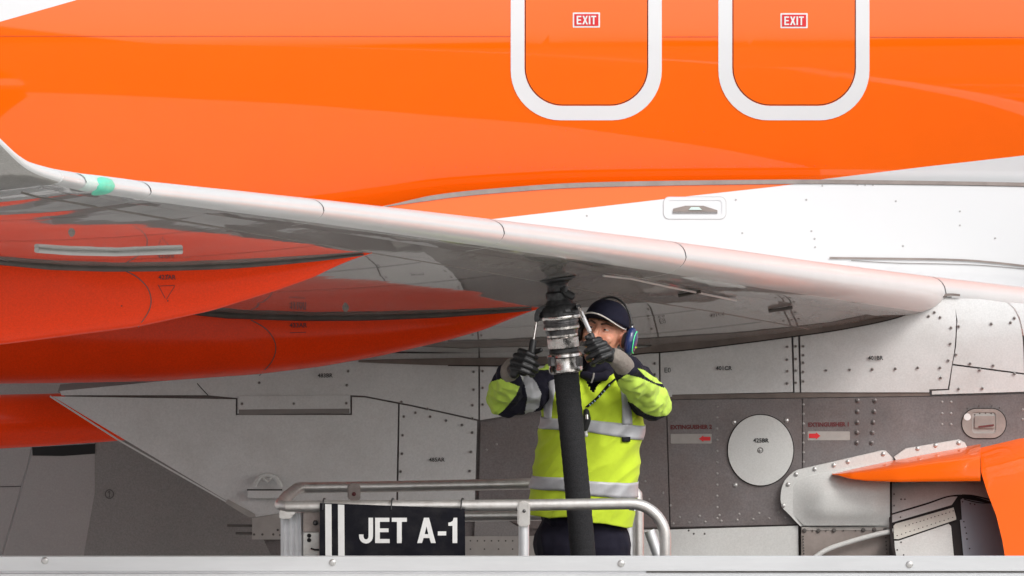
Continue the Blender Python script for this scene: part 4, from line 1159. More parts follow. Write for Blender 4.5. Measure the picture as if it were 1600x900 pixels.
# left end: rail turns back to the far rail
tube('guard_rail', [W(*p) for p in ((450, 791.5, YN), (443, 791, YN+.005), (438, 789, YN+.04), (439, 786, YN+.12), (447, 777, YN+.6), (459, 767, YF-.12), (464, 763.5, YF-.04), (470, 762.5, YF-.005), (480, 762, YF))], rt, M['alu'], truck, seg=18)
far = [(478, 762.2), (600, 760.5), (830, 756), (960, 754), (985, 760), (995, 772), (997, 800), (998, 1150)]
tube('guard_rail', railpath(far, YF), rt*.98, M['alu'], truck, seg=20)
tube('guard_rail', railpath([(560, 808), (812, 805.5), (985, 803)], YF), rt*.95, M['alu'], truck, seg=16)
tube('rail_post', [W(818.5, 792, YN), W(818.5, 1190, YN)], rt*.93, M['alu_clean'], truck, seg=18)
tube('rail_post', [W(982, 805, YF), W(982, 1150, YF)], rt*.95, M['alu_clean'], truck, seg=18)
tube('rail_stub', [W(1014.5, 829, 90.7), W(1034, 885, 90.7), W(1046, 925, 90.7)], .0215, M['alu_clean'], truck, seg=18)
tube('cross_pin', [W(984, 796, 90.2), W(992, 796.5, 90.15)], .004, M['alu_clean'], truck, seg=8)
# tee sleeve on the post, clamp on the far rail
sl = bmesh.new()
prism_bm(sl, [(808.5, 786), (812, 782.5), (825, 782.5), (828.5, 786), (828, 822), (823, 824), (812, 824), (808.5, 821)], YN-.032, YN+.028)
bmesh.ops.bevel(sl, geom=sl.edges[:], offset=.006, segments=2, affect='EDGES'); sharpen(sl, R(50))
slo = obj('post_sleeve', sl, M['alu'], truck)
bm = bmesh.new(); dome(bm, W(819, 798.5, YN-.033), .007, .005, 12); obj('set_screw', bm, M['dark_metal'], slo)
sl = bmesh.new(); prism_bm(sl, [(543, 758), (546, 755), (560, 755), (563, 758), (563, 781), (560, 782), (546, 782), (543, 779)], YF-.032, YF+.03)
bmesh.ops.bevel(sl, geom=sl.edges[:], offset=.005, segments=2, affect='EDGES'); sharpen(sl, R(50))
slo = obj('rail_clamp', sl, M['alu_dirty'], truck)
bm = bmesh.new(); dome(bm, W(553, 772, YF-.033), .0085, .005, 12); obj('clamp_bolt', bm, M['darkred'], slo)
# fluted corner post with cast top
bm = bmesh.new(); pf = []
for k in range(9):
    x = 438.5 + 36.5*k/8
    pf += [(x, YN+.05 - (.012 if k % 2 else 0))]
a = [bm.verts.new((W(x, 802, y).x, y, W(x, 803, YN).z)) for x, y in pf]; b = [bm.verts.new((v.co.x, v.co.y, ZD)) for v in a]
c = [bm.verts.new((v.co.x, YN+.12, v.co.z)) for v in (a[0], a[-1])]; d = [bm.verts.new((v.co.x, YN+.12, ZD)) for v in (a[0], a[-1])]
for k in range(len(a)-1): bm.faces.new((a[k], a[k+1], b[k+1], b[k]))
bm.faces.new(a + [c[1], c[0]]); bm.faces.new((a[0], c[0], d[0], b[0])); bm.faces.new((a[-1], b[-1], d[1], c[1])); bm.faces.new((c[0], c[1], d[1], d[0]))
bmesh.ops.recalc_face_normals(bm, faces=bm.faces[:])
obj('corner_post', bm, M['alu_clean'], truck)
bm = bmesh.new(); prism_bm(bm, [(436, 797), (462, 796), (462, 803), (456, 806), (455, 811), (437, 811), (436, 806)], YN-.01, YN+.10)
bmesh.ops.bevel(bm, geom=bm.edges[:], offset=.004, segments=2, affect='EDGES'); obj('post_casting', bm, M['alu'], truck)
bm = bmesh.new(); prism_bm(bm, [(474, 800), (500, 799), (500, 831), (474, 831)], YN+.02, YN+.10); gb = obj('latch_box', bm, M['alu_dirty'], truck)
bm = bmesh.new(); dome(bm, W(493, 817, YN+.019), .011, .01, 10); obj('latch_pin', bm, M['dark_metal'], gb)
bm = bmesh.new(); prism_bm(bm, [(474, 832), (498, 832), (498, 900), (474, 900)], YN+.03, YN+.10); gb = obj('gate_post', bm, M['alu'], truck)
for y in (837, 844):
    bm = bmesh.new(); dome(bm, W(483, y, YN+.029), .0085, .005, 12); obj('latch_hole', bm, M['slot'], gb)
tube('latch_hook', [W(486, 857, YN+.02), W(492, 859, YN+.01), W(499, 859, YN+.01)], .0035, M['slot'], gb, seg=8)

# sign tied to the near rail
sgn = root('fuel_type_sign', W(613, 790, YN-.03), 'black rectangular sign reading JET A-1 in white, hung on the guard rail', 'sign')
YS = YN - .045
def sY(x, z): return YS
so = [(499.5, 787), (500, 786), (725, 794.5), (726.5, 796), (727, 876), (499.5, 876)]
sg = plate('sign_board', so, sY, M['sign_black'], sgn, th=.006, res=200)
plate('white_stripe', [(508, 787.6), (518, 788), (518.5, 874), (508.5, 874)], sY, M['white_print'], sgn, off=.0015, th=.001, res=200)
plate('white_stripe', [(528, 788.4), (538, 788.8), (538.5, 874), (528.5, 874)], sY, M['white_print'], sgn, off=.0015, th=.001, res=200)
bold_text('lettering', 'JET A-1', 561, 809, 714.5, 848.5, sY, M['white_print'], sgn, off=.0015, gap=.075)
for x in (506, 613, 722):
    tube('cable_tie', [W(x-2, 796, YS-.004), W(x-1, 783, YS+.005), W(x, 779, YN-.02), W(x+2, 779.5, YN+.02)], .0032, M['plastic'], sgn, seg=6)
sgn_y = YS

# ================================================================ THE MAN
YM = 90.66
man = root('person', W(910, 868, YM) * 1, 'man in a yellow high visibility vest, dark cap and ear defenders gripping the coupling levers', 'person')
man.location = (W(910, 868, YM).x, YM, ZD)
def Q(px, py, dy=0.0): return W(px, py, YM + dy)

_b = bmesh.new(); bmesh.ops.create_uvsphere(_b, u_segments=16, v_segments=10, radius=1)
SPH_V = [v.co.copy() for v in _b.verts]; SPH_F = [tuple(v.index for v in f.verts) for f in _b.faces]; _b.free()
def blob(name, chains, m, parent, voxel=.006, smooth=4, disp=0.0, dsc=.05, paint=None, kind=None):
    """one closed skin grown over chains of (point, radius) and ellipsoids (point, (rx, ry, rz), matrix)"""
    VV = []; FF = []
    def sph(p, r, M3=None):
        b0 = len(VV)
        for c in SPH_V:
            c = Vector((c.x*r[0], c.y*r[1], c.z*r[2])) if isinstance(r, (tuple, list)) else c*r
            if M3 is not None: c = M3 @ c
            VV.append(p + c)
        FF.extend([tuple(b0+i for i in f) for f in SPH_F])
    for ch in chains:
        if len(ch) == 1 or isinstance(ch[0], Vector) :
            if isinstance(ch[0], Vector): sph(ch[0], ch[1], ch[2] if len(ch) > 2 else None)
            else: sph(*ch[0])
            continue
        for (p0, r0), (p1, r1) in zip(ch, ch[1:]):
            d = (p1-p0).length; n = max(2, int(d / (min(r0, r1)*.22)))
            for k in range(n+1):
                t = k/n; sph(p0 + (p1-p0)*t, r0 + (r1-r0)*t)
    me = bpy.data.meshes.new('b'); me.from_pydata(VV, [], FF)
    o = bpy.data.objects.new('b', me); COL.objects.link(o)
    r = o.modifiers.new('r', 'REMESH'); r.mode = 'VOXEL'; r.voxel_size = voxel; r.adaptivity = 0
    s = o.modifiers.new('s', 'SMOOTH'); s.factor = .5; s.iterations = smooth
    dg = bpy.context.evaluated_depsgraph_get(); dg.update()
    m2 = bpy.data.meshes.new_from_object(o.evaluated_get(dg))
    bm = bmesh.new(); bm.from_mesh(m2)
    bpy.data.objects.remove(o); bpy.data.meshes.remove(me); bpy.data.meshes.remove(m2)
    if disp:
        bm.normal_update()
        mv = []
        for v in bm.verts:
            c = v.co / dsc
            w = noise.noise(Vector((c.x*1.0 + c.z*.6, c.y, c.z*.55 - c.x*.4)))
            w2 = noise.noise(v.co / (dsc*.4) + Vector((3, 1, 7)))
            mv.append(v.normal * ((1-abs(w)*2.2) * disp * .8 + w2*disp*.35))
        for v, q in zip(bm.verts, mv): v.co += q
    for f in bm.faces: f.smooth = True
    if paint:
        for f in bm.faces:
            c = f.calc_center_median(); px, py = proj(c); f.material_index = paint(px, py, c)
    return obj(name, bm, m, parent, kind=kind)

def inside(poly, x, y):
    c = False; n = len(poly)
    for i in range(n):
        x1, y1 = poly[i]; x2, y2 = poly[(i+1) % n]
        if (y1 > y) != (y2 > y) and x < (x2-x1)*(y-y1)/(y2-y1) + x1: c = not c
    return c

M['skin'] = mat('skin', (.68, .33, .22), .48, var=.14, scale=28, dirt=(.50, .15, .10), dirt_amt=.45, dirt_scale=16, bump=.0006, bscale=260)
M['skin'].node_tree.nodes['Principled BSDF'].inputs['Subsurface Weight'].default_value = .12
M['skin'].node_tree.nodes['Principled BSDF'].inputs['Subsurface Radius'].default_value = (.01, .004, .002)
M['brow'] = mat('brow_hair', (.10, .06, .04), .8, var=.3, scale=200)
M['eye_white'] = mat('eye_white', (.62, .58, .54), .25, var=.02)
M['iris'] = mat('dark_iris', (.03, .03, .035), .15)
def cloth(name, col, bump=.0012, bs=500, **k): return mat(name, col, .85, var=.08, scale=20, bump=bump, bscale=bs, sheen=.03, spec=.15, **k)
M['navy'] = cloth('navy_workwear', (.013, .012, .022))
M['hiviz'] = cloth('fluorescent_yellow', (.58, .86, .012), var=.06) if False else mat('fluorescent_yellow', (.53, .68, .040), .8, spec=.15, var=.07, scale=18, bump=.0012, bscale=420, sheen=.1)
M['hiviz_sleeve'] = mat('fluorescent_sleeve_yellow', (.50, .69, .10), .8, spec=.15, var=.07, scale=18, bump=.0010, bscale=420, sheen=.1)
M['tape'] = mat('reflective_tape', (.44, .44, .46), .5, metal=.15, var=.06, scale=30, dirt=(.36, .36, .38), dirt_amt=.5, dirt_scale=25, bump=.0006, bscale=140)
M['glove'] = mat('black_glove', (.010, .010, .011), .38, var=.3, scale=60, bump=.0012, bscale=300)
M['cuff'] = mat('grey_knit_cuff', (.23, .20, .175), .85, var=.15, scale=120, bump=.0015, bscale=380)
M['capcloth'] = mat('navy_cap', (.012, .012, .024), .8, spec=.12, var=.15, scale=60, bump=.0012, bscale=500)
M['piping'] = mat('pale_piping', (.62, .57, .53), .6, var=.08, scale=80)
M['muff_blue'] = mat('navy_plastic', (.014, .03, .12), .3, coat=.4, var=.1)
M['green_line'] = mat('bright_green_print', (.10, .85, .35), .5, var=.05)
M['boot'] = mat('black_boot', (.02, .02, .02), .5)

# joints
neck = Q(932, 582, -.01); hd = Q(943, 521, -.085)
shR, shL = Q(864, 600, -.02), Q(977, 597, -.02)          # his right arm is on the left of the photo
elR, elL = Q(787, 622, -.13), Q(1021, 629, -.13)
wrR, wrL = P(801, 577, YH+.02), P(966, 560, YH-.12)
hipR, hipL = Q(885, 850), Q(941, 852)
knR, knL = Q(880, 1030, -.03), Q(950, 1032, -.05)
anR, anL = Q(878, 1200, .02) , Q(956, 1200, .02)
anR.z = anL.z = ZD + .09
body = [[(Q(928, 600), .085), (Q(915, 680), .115), (Q(910, 770), .115), (Q(912, 850), .125)],
        [(Q(890, 604), .085), (Q(962, 604), .085)], [(Q(884, 680), .10), (Q(952, 680), .10)], [(Q(885, 840), .10), (Q(940, 840), .10)],
        [(Q(930, 600), .060), (Q(934, 560, -.03), .055), (hd + Vector((0, .03, -.05)), .055)],
        [(shR, .062), (elR, .045), (wrR, .030)], [(shL, .062), (elL, .045), (wrL, .030)],
        [(hipR, .095), (knR, .060), (anR, .045)], [(hipL, .095), (knL, .060), (anL, .045)]]
# head, modelled about its own axes (face towards -y), then turned and tilted
YAW, PIT, ROL = R(-19), R(9), R(9)
HM = Matrix.Rotation(YAW, 3, 'Z') @ Matrix.Rotation(ROL, 3, 'Y') @ Matrix.Rotation(PIT, 3, 'X').inverted()
def H(x, y, z): return hd + HM @ Vector((x, y, z))
body += [[H(0, .025, .030), (.077, .097, .092), HM], [H(0, -.025, -.01), (.066, .062, .088), HM], [H(0, -.040, -.078), (.045, .045, .040), HM], [H(0, -.062, -.098), (.024, .022, .018), HM],
         [H(0, -.068, .038), (.052, .022, .012), HM],
         [H(.036, -.062, -.022), (.026, .024, .022), HM], [H(-.036, -.062, -.022), (.026, .024, .022), HM],
         [(H(0, -.082, .022), .009), (H(0, -.102, -.012), .012), (H(0, -.110, -.026), .014)],
         [H(.013, -.098, -.030), (.010, .011, .009), HM], [H(-.013, -.098, -.030), (.010, .011, .009), HM],
         [H(0, -.090, -.056), (.024, .010, .006), HM], [H(0, -.090, -.067), (.021, .010, .006), HM],
         [H(.030, -.078, -.052), (.02, .02, .02), HM], [H(-.030, -.078, -.052), (.02, .02, .02), HM],
         [H(.079, .015, -.012), (.010, .020, .032), HM], [H(-.079, .015, -.012), (.010, .020, .032), HM]]
bodyo = blob('body', body, M['skin'], man, voxel=.0042, smooth=2)
for s in (-1, 1):
    # narrowed eyes: ball mostly covered by upper and lower lids
    e = blob('eye', [[H(.031*s, -.0735, .012), (.013, .010, .0062), HM]], M['eye_white'], man, voxel=.0018, smooth=1)
    blob('iris', [[H(.029*s, -.0825, .0125), (.0055, .003, .0050), HM]], M['iris'], e, voxel=.0012, smooth=0)
    blob('eyelid', [[(H(.015*s, -.0795, .015), .0035), (H(.030*s, -.0835, .0185), .0042), (H(.047*s, -.071, .0135), .0035)]], M['skin'], man, voxel=.0014, smooth=1)
    blob('eyelid', [[(H(.016*s, -.0790, .0075), .0028), (H(.031*s, -.0815, .0050), .0034), (H(.046*s, -.071, .0085), .0028)]], M['skin'], man, voxel=.0014, smooth=1)
    blob('eyebrow', [[(H(.014*s, -.0895, .030), .0040), (H(.032*s, -.086, .0365), .0040), (H(.054*s, -.066, .032), .0025)]], M['brow'], man, voxel=.0014, smooth=1)
blob('lips', [[(H(-.020, -.0955, -.061), .0025), (H(0, -.1005, -.060), .0035), (H(.020, -.0955, -.061), .0025)]], mat('lips', (.42, .14, .11), .5), man, voxel=.0014, smooth=1)

# cap: crown, brim with a pale piped edge, button
bm = bmesh.new(); g = []
for j in range(13):
    ph = R(90*j/12); ring = []
    for k in range(40):
        a = 2*math.pi*k/40
        rx, ry, rz = .0905, .112, .096
        f = math.cos(ph)**.72
        ring.append(bm.verts.new(H(rx*f*math.cos(a), .018 + ry*f*math.sin(a), .037 - .010*math.sin(a)*(-1)*0 + rz*math.sin(ph)**1.15 + (-.016*math.sin(a) if math.sin(a) < 0 else -.012*math.sin(a))*math.cos(ph))))
    g.append(ring)
for a, b in zip(g, g[1:]):
    for k in range(40): bm.faces.new((a[k], a[(k+1) % 40], b[(k+1) % 40], b[k]))
bmesh.ops.remove_doubles(bm, verts=g[-1], dist=.004)
bmesh.ops.solidify(bm, geom=bm.faces[:], thickness=.003); bmesh.ops.recalc_face_normals(bm, faces=bm.faces[:])
cap = obj('cap', bm, M['capcloth'], man, smooth=True)
bm = bmesh.new(); rows = []; edge = []
for k in range(33):
    u = -1 + 2*k/32; a = R(-90 + 82*u)
    inn = (.0865*math.cos(a), .018 + .107*math.sin(a), .040)
    ext = .078 * (max(0, 1-abs(u)**2.4))**.55
    tip = (inn[0]*(1 + .02*(1-abs(u))), inn[1] - ext, .064 - 4.6*inn[0]**2)
    inn = (inn[0], inn[1], .053)
    row = [H(inn[0], inn[1]+.002, inn[2]-1.9*inn[0]**2)]
    for q in (.25, .5, .75, 1.0): row.append(H(inn[0]+(tip[0]-inn[0])*q, inn[1]+(tip[1]-inn[1])*q, (inn[2]-1.9*inn[0]**2) + (tip[2]-(inn[2]-1.9*inn[0]**2))*q))
    rows.append(row); edge.append(row[-1])
loft(bm, rows, closed=False); bmesh.ops.recalc_face_normals(bm, faces=bm.faces[:]); bmesh.ops.solidify(bm, geom=bm.faces[:], thickness=.0035)
bmesh.ops.recalc_face_normals(bm, faces=bm.faces[:])
brim = obj('brim', bm, M['capcloth'], cap, smooth=True)
tube('piping', edge, .0030, M['piping'], brim, seg=8)
tube('top_button', [H(0, .018, .118), H(0, .018, .126)], [.006, .004], M['capcloth'], cap, seg=10)
for s in (-1, 0, 1): tube('crown_seam', [H(.0895*math.sin(R(s*50))*math.cos(R(q))**.72, .018 - .111*math.cos(R(s*50))*math.cos(R(q))**.72, .040 + .087*math.sin(R(q))**1.15) for q in range(2, 80, 6)], .0012, M['capcloth'], cap, seg=6)

# ear defenders
ed = tube('headband', [H(math.cos(R(a))*.103, .035, 0 + math.sin(R(a))*.148) for a in range(0, 181, 9)], .0045, M['plastic'], man, seg=8)
for s, mm in ((1, M['muff_blue']), (-1, M['plastic'])):
    c = blob('ear_cup', [[H(.114*s, .008, -.012), (.026, .038, .058), HM]], mm, man, voxel=.0032, smooth=3)
    tube('cushion', [H(.086*s, .008, -.012), H(.100*s, .008, -.012)], [.032, .038], M['plastic'], c, seg=20)
    tube('band_wire', [H(.105*s, .015, .050), H(.112*s, .010, .020), H(.113*s, .008, 0)], .0028, M['alu_clean'], c, seg=8)
    tube('band_wire', [H(.101*s, .030, .060), H(.111*s, .028, .030), H(.118*s, .024, 0)], .0028, M['plastic'], c, seg=8)
    if s == 1:
        f = lambda a: H(.114 + .0275*math.sqrt(max(0, 1-(.72*math.cos(a))**2*.9 - (.74*math.sin(a))**2)), .008 + .038*.72*math.cos(a), -.012 + .058*.74*math.sin(a))
        tube('green_outline', [f(R(a)) for a in range(80, 290, 10)], .0022, M['green_line'], c, seg=6)
        tube('yellow_mark', [H(.1405, .004, -.030), H(.137, .022, -.030)], .0036, M['hiviz'], c, seg=6)

# jacket: torso, collar and sleeves in one skin, with fluorescent patches on the sleeves
YP1 = [(752, 600), (762, 598), (783, 592), (812, 604), (806, 618), (798, 628), (788, 640), (776, 650), (752, 652)]
YP2 = [(958, 612), (966, 594), (979, 585), (1000, 590), (1022, 600), (1036, 606), (1060, 600), (1062, 650), (1036, 650), (1024, 651), (1008, 646), (988, 630), (970, 624)]
YP3 = [(996, 575), (1008, 579), (1020, 588), (1034, 594), (1036, 600), (1024, 598), (1008, 588)]
TB = [(813, 586), (826, 583), (838, 598), (846, 615), (842, 636), (828, 648), (820, 646), (824, 622), (820, 602)]
YP4 = [(841, 569), (866, 568), (866, 577), (842, 578)]
def jp(px, py, c):
    if inside(TB, px, py): return 2
    if inside(YP1, px, py) or inside(YP2, px, py) or inside(YP3, px, py) or inside(YP4, px, py): return 1
    return 0
jk = [[(Q(905, 612), .105), (Q(935, 612), .105)], [(Q(900, 700), .125), (Q(940, 700), .125)], [(Q(897, 800), .125), (Q(930, 800), .125)],
      [(Q(862, 598, -.01), .066), (Q(900, 590), .075), (Q(950, 590), .075), (Q(980, 596, -.01), .066)],
      [(Q(931, 592, -.01), .074), (Q(933, 574, -.02), .062)],
      [(shR, .070), (Q(836, 611, -.06), .073), (elR + Vector((.012, 0, 0)), .066), (elR, .064), (elR + (wrR-elR)*.45, .058), (elR + (wrR-elR)*.82, .047)],
      [(shL, .070), (Q(1000, 612, -.08), .072), (elL, .064), (elL + (wrL-elL)*.45, .060), (elL + (wrL-elL)*.76, .050)]]
blob('jacket', jk, [M['navy'], M['hiviz_sleeve'], M['tape']], man, voxel=.0031, smooth=5, disp=.014, dsc=.065, paint=jp)
M['navy'].use_fake_user = True
blob('collar', [[(Q(912, 586, -.13), .016), (Q(925, 590, -.15), .018), (Q(945, 588, -.14), .018), (Q(962, 578, -.09), .016), (Q(968, 570, -.02), .016)], [(Q(925, 577, -.10), .03), (Q(945, 574, -.09), .03)]], M['navy'], man, voxel=.004, smooth=3, disp=.002, dsc=.04)
tube('zip', [Q(924, 598, -.165), Q(927, 590, -.172), Q(928, 583, -.165)], .0035, M['tan'], man, seg=6)

# trousers and boots
blob('trousers', [[(Q(895, 830), .128), (Q(927, 830), .128)], [(Q(885, 850), .13), (Q(935, 852), .13)], [(hipR + Vector((0, 0, -.05)), .112), (knR, .084), (anR + Vector((0, 0, .03)), .07)], [(hipL + Vector((0, 0, -.05)), .112), (knL, .084), (anL + Vector((0, 0, .03)), .07)]],
     M['navy'], man, voxel=.007, smooth=4, disp=.006, dsc=.10)
for a in (anR, anL):
    blob('boot', [[(Vector((a.x, a.y+.04, ZD+.05)), .048), (Vector((a.x, a.y-.06, ZD+.045)), .046), (Vector((a.x, a.y-.16, ZD+.042)), .042)], [(Vector((a.x, a.y+.02, ZD+.05)), .05), (Vector((a.x, a.y+.02, ZD+.16)), .052)]], M['boot'], man, voxel=.007, smooth=3)

# vest: an open sided shell over the jacket
VT = [(571, 915, 948, .062), (577, 880, 975, .10), (586, 858, 986, .138), (600, 854, 987, .155), (622, 850, 990, .168), (650, 845, 1003, .172), (690, 840, 1001, .172), (740, 834, 995, .170), (790, 830.5, 989, .168), (830, 829, 984, .166)]
def vp(py, a, off=0.0):
    L_ = lerp_table([(t[0], t[1]) for t in VT], py); R_ = lerp_table([(t[0], t[2]) for t in VT], py); D_ = lerp_table([(t[0], t[3]) for t in VT], py)
    c = Q((L_+R_)/2, py); hw = (R_-L_)/2*YM/FPX + off
    ca, sa = math.cos(a), math.sin(a)
    x = hw*math.copysign(abs(ca)**.85, ca); y = -(D_+off)*math.copysign(abs(sa)**.80, sa)
    q = Vector((c.x + x, YM + y, c.z))
    fold = noise.noise(Vector((x*9 + c.z*2.5, y*3, c.z*3.0))) * .010 + (1-abs(noise.noise(Vector((x*13 - c.z*9, 5, c.z*6))))*2.4) * .0095
    up = max(0, min(1, (650-py)/60))
    fold += up * .017 * math.sin(x*72 + c.z*34 + 2*noise.noise(Vector((x*5, 0, c.z*5))))
    d = Vector((x/max(hw, .01)**2, y/max(D_, .01)**2, 0)).normalized()
    return q + d*fold
def hem(px): return lerp_table([(828, 803), (860, 806), (884, 804), (900, 800), (921, 812), (950, 815), (984, 823)], px)
rows = []
NAV = 220
for k in range(NAV):
    a = 2*math.pi*k/NAV; row = []
    for j in range(120):
        f = j/119
        base = vp(800, a); hpx = proj(base)[0]; he = hem(hpx)
        py = 571 + (he-571)*f
        row.append(vp(py, a))
    rows.append(row)
bm = bmesh.new(); g = loft(bm, rows + [rows[0]], closed=False)
bmesh.ops.remove_doubles(bm, verts=bm.verts[:], dist=1e-5)
# neck opening (V) and arm holes are cut out of the shell
Vneck = [(905, 560), (906, 580), (917, 600), (924, 613), (927, 614), (935, 601), (949, 590), (960, 581), (968, 560)]
armR = [(840, 560), (852, 572), (855, 590), (853, 610), (846, 640), (800, 640), (800, 560)]
kill = []
for f in bm.faces:
    c = f.calc_center_median(); px, py = proj(c)
    if c.y < YM and inside(Vneck, px, py): kill.append(f)
    elif inside(armR, px, py): kill.append(f)
bmesh.ops.delete(bm, geom=kill, context='FACES')
bmesh.ops.recalc_face_normals(bm, faces=bm.faces[:])
bmesh.ops.solidify(bm, geom=bm.faces[:], thickness=.004)
bmesh.ops.recalc_face_normals(bm, faces=bm.faces[:])
vest = obj('vest', bm, M['hiviz'], man, smooth=True)
def ang_of(px, py):
    """front angle at which the vest passes behind pixel column px"""
    lo, hi = math.pi, 0.0
    for _ in range(30):
        m_ = (lo+hi)/2
        if proj(vp(py, m_))[0] < px: lo = m_
        else: hi = m_
    return lo
def band(name, top, bot, a0=0, a1=360, m=None, off=.0045, n=110):
    rows = []
    for k in range(n+1):
        a = R(a0 + (a1-a0)*k/n); px = proj(vp(700, a))[0]
        t_, b_ = lerp_table(top, px), lerp_table(bot, px)
        rows.append([vp(t_ + (b_-t_)*j/5, a, off) for j in range(6)])
    bm = bmesh.new(); loft(bm, rows, closed=False)
    bmesh.ops.remove_doubles(bm, verts=bm.verts[:], dist=1e-5); bmesh.ops.recalc_face_normals(bm, faces=bm.faces[:])
    bmesh.ops.solidify(bm, geom=bm.faces[:], thickness=.0015); bmesh.ops.recalc_face_normals(bm, faces=bm.faces[:])
    return obj(name, bm, m or M['tape'], vest, smooth=True)
band('reflective_band', [(840, 650), (880, 651), (922, 652.5), (970, 658), (1003, 665)], [(840, 668), (880, 668), (922, 671.5), (970, 680), (1001, 687)])
band('reflective_band', [(830, 742), (886, 742), (920, 747), (990, 752)], [(830, 762), (886, 763), (920, 769), (990, 776.5)])
def vstrip(name, cl_pts, m, w=9, off=.0045):
    rows = []
    for x, y, ww in cl_pts:
        rows.append([vp(y, ang_of(x + ww*q, y), off) for q in (-.5, -.17, .17, .5)])
    bm = bmesh.new(); loft(bm, rows, closed=False); bmesh.ops.recalc_face_normals(bm, faces=bm.faces[:])
    bmesh.ops.solidify(bm, geom=bm.faces[:], thickness=.0015); bmesh.ops.recalc_face_normals(bm, faces=bm.faces[:])
    return obj(name, bm, m, vest, smooth=True)
def interp3(pts, n=24):
    out = []
    for k in range(n+1):
        f = k/n*(len(pts)-1); i = min(int(f), len(pts)-2); q = f-i
        out.append(tuple(pts[i][j] + (pts[i+1][j]-pts[i][j])*q for j in range(3)))
    return out
vstrip('reflective_brace', interp3([(867, 577, 11), (865, 600, 13), (858, 625, 13), (857, 651, 11)]), M['tape'])
vstrip('reflective_brace', interp3([(972, 579, 13), (975, 600, 13), (977, 630, 13), (979, 660, 16)]), M['tape'])
lb = vstrip('size_tag', interp3([(976, 679.5, 12), (976, 687, 12)], 3), M['sign_black'], off=.0075)
# lanyard over the chest with a handset on its end
tube_pts = [(961, 588), (950, 596), (940, 609), (930, 620), (917, 632)]
rows = [[vp(y, ang_of(x - 2.6, y), .012), vp(y, ang_of(x + 2.6, y), .012)] for x, y in [( (tube_pts[0][0] + (tube_pts[-1][0]-tube_pts[0][0])*k/16), lerp_table([(917, 632), (930, 620), (940, 609), (950, 596), (961, 588)], tube_pts[0][0] + (tube_pts[-1][0]-tube_pts[0][0])*k/16)) for k in range(17)]]
bm = bmesh.new(); loft(bm, rows, closed=False); bmesh.ops.recalc_face_normals(bm, faces=bm.faces[:]); bmesh.ops.solidify(bm, geom=bm.faces[:], thickness=.002); bmesh.ops.recalc_face_normals(bm, faces=bm.faces[:])
ly = obj('lanyard', bm, M['sign_black'], man, smooth=True)
# faint print on the lanyard: small pale marks in a row
bm = bmesh.new()
for k in range(9):
    x = 921 + 3.4*k; y = lerp_table([(917, 632), (930, 620), (940, 609), (950, 596), (961, 588)], x)
    a, b = vp(y-1.1, ang_of(x, y), .0155), vp(y+1.1, ang_of(x+1.6, y), .0155)
    if k % 4 == 3: continue
    d = Vector((.0016, 0, .0016)); bm.faces.new([bm.verts.new(p) for p in (a-d, a+d, b+d, b-d)])
obj('lanyard_print', bm, mat('pale_blue_print', (.35, .5, .6), .6), ly)
hs = blob('handset', [[(Q(916, 643, -.20), .012), (Q(917, 655, -.215), .017), (Q(914, 668, -.21), .015)]], M['plastic'], man, voxel=.003, smooth=3)
tube('handset_lens', [Q(917, 648, -.232), Q(917.5, 655, -.235)], .0065, M['steel'], hs, seg=10)
blob('badge', [[(Q(914, 674, -.19), .009), (Q(916, 680, -.195), .008)]], M['panel_light'], hs, voxel=.003, smooth=1)

# gloves: five separate fingers closed round each lever grip
def V3(px, py, Y): return W(px, py, Y)
def glove(gr, fingers, thumb, palm, cuffpts, name='glove'):
    ch = []
    ch += palm
    for f in fingers: ch.append(f)
    ch.append(thumb)
    g_ = blob(name, ch, M['glove'], man, voxel=.0026, smooth=2, disp=.0008, dsc=.02)
    blob('glove_cuff', [cuffpts], M['cuff'], g_, voxel=.0032, smooth=2, disp=.0012, dsc=.02)
    return g_
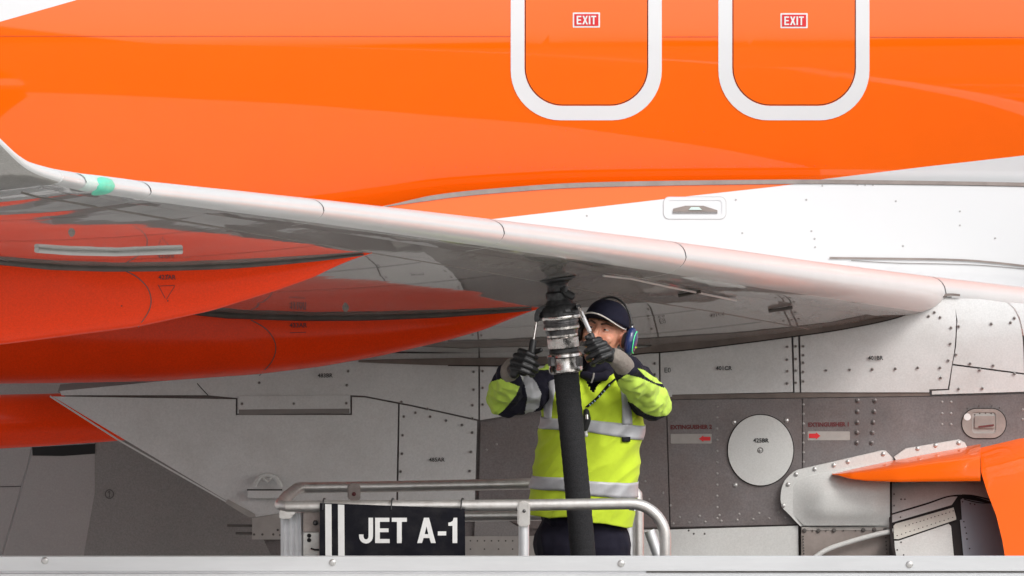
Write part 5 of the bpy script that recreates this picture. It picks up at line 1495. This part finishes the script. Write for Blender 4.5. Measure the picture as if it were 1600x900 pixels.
# left of the photo: fist seen from the back of the hand, thumb up past the grip
G = YH - .055
fr_ = []
for i, (kx, ky, tx, ty) in enumerate(((813, 548, 838, 559), (806, 556, 840, 570), (801, 565, 838, 579), (799, 574, 833, 586))):
    k0 = V3(kx, ky, G-.012); m1 = V3(kx + (tx-kx)*.42, ky + (ty-ky)*.30, G-.040); m2 = V3(kx + (tx-kx)*.80, ky+(ty-ky)*.72, G-.036); t = V3(tx, ty, G-.012); t2 = V3(tx-3, ty+1, G+.012)
    r = (.0105, .0112, .0108, .0095)[i]
    fr_.append([(k0, r*1.15), (m1, r), (m2, r*.95), (t, r*.9), (t2, r*.85)])
glove(1, fr_, [(V3(817, 560, G+.005), .014), (V3(829, 552, G+.02), .0125), (V3(840, 548.5, G+.010), .0105), (V3(844.5, 547, G+.002), .0095)],
      [[(V3(803, 583, G+.02), .023), (V3(808, 568, G+.012), .024), (V3(816, 556, G+.008), .018)], [(V3(818, 580, G+.010), .020), (V3(822, 566, G+.008), .018)], [(wrR + Vector((-.005, 0, 0)), .026), (V3(805, 577, G+.02), .026)]],
      [(elR + (wrR-elR)*.68, .040), (wrR + Vector((-.012, 0, -.004)), .036), (wrR + Vector((0, -.01, .012)), .034)])
# right of the photo: fist in front of the cheek, back of the hand towards the camera
G = YH - .165
fr_ = []
for i, (kx, ky, tx, ty) in enumerate(((936, 531, 915, 537), (944, 537, 916, 549), (950, 545, 919, 560), (953, 554, 925, 569))):
    k0 = V3(kx, ky, G-.026); m1 = V3(kx + (tx-kx)*.45, ky + (ty-ky)*.30, G-.048); m2 = V3(kx + (tx-kx)*.85, ky+(ty-ky)*.75, G-.040); t = V3(tx, ty, G-.014); t2 = V3(tx+3, ty+1, G+.010)
    r = (.0120, .0124, .0118, .0105)[i]
    fr_.append([(k0, r*1.15), (m1, r), (m2, r*.95), (t, r*.9), (t2, r*.85)])
glove(1, fr_, [(V3(940, 542, G+.012), .015), (V3(929, 534, G+.016), .0125), (V3(921, 529, G+.004), .0112), (V3(917, 527.5, G-.006), .0095)],
      [[(V3(954, 557, G+.005), .027), (V3(945, 548, G-.002), .029), (V3(936, 540, G), .022)], [(V3(938, 560, G), .022), (V3(932, 552, G), .02)], [(wrL + Vector((-.01, -.03, .01)), .027), (V3(952, 553, G+.005), .027)]],
      [(elL + (wrL-elL)*.70, .043), (wrL + Vector((.004, 0, -.008)), .038), (wrL + Vector((-.012, -.03, .008)), .034)])
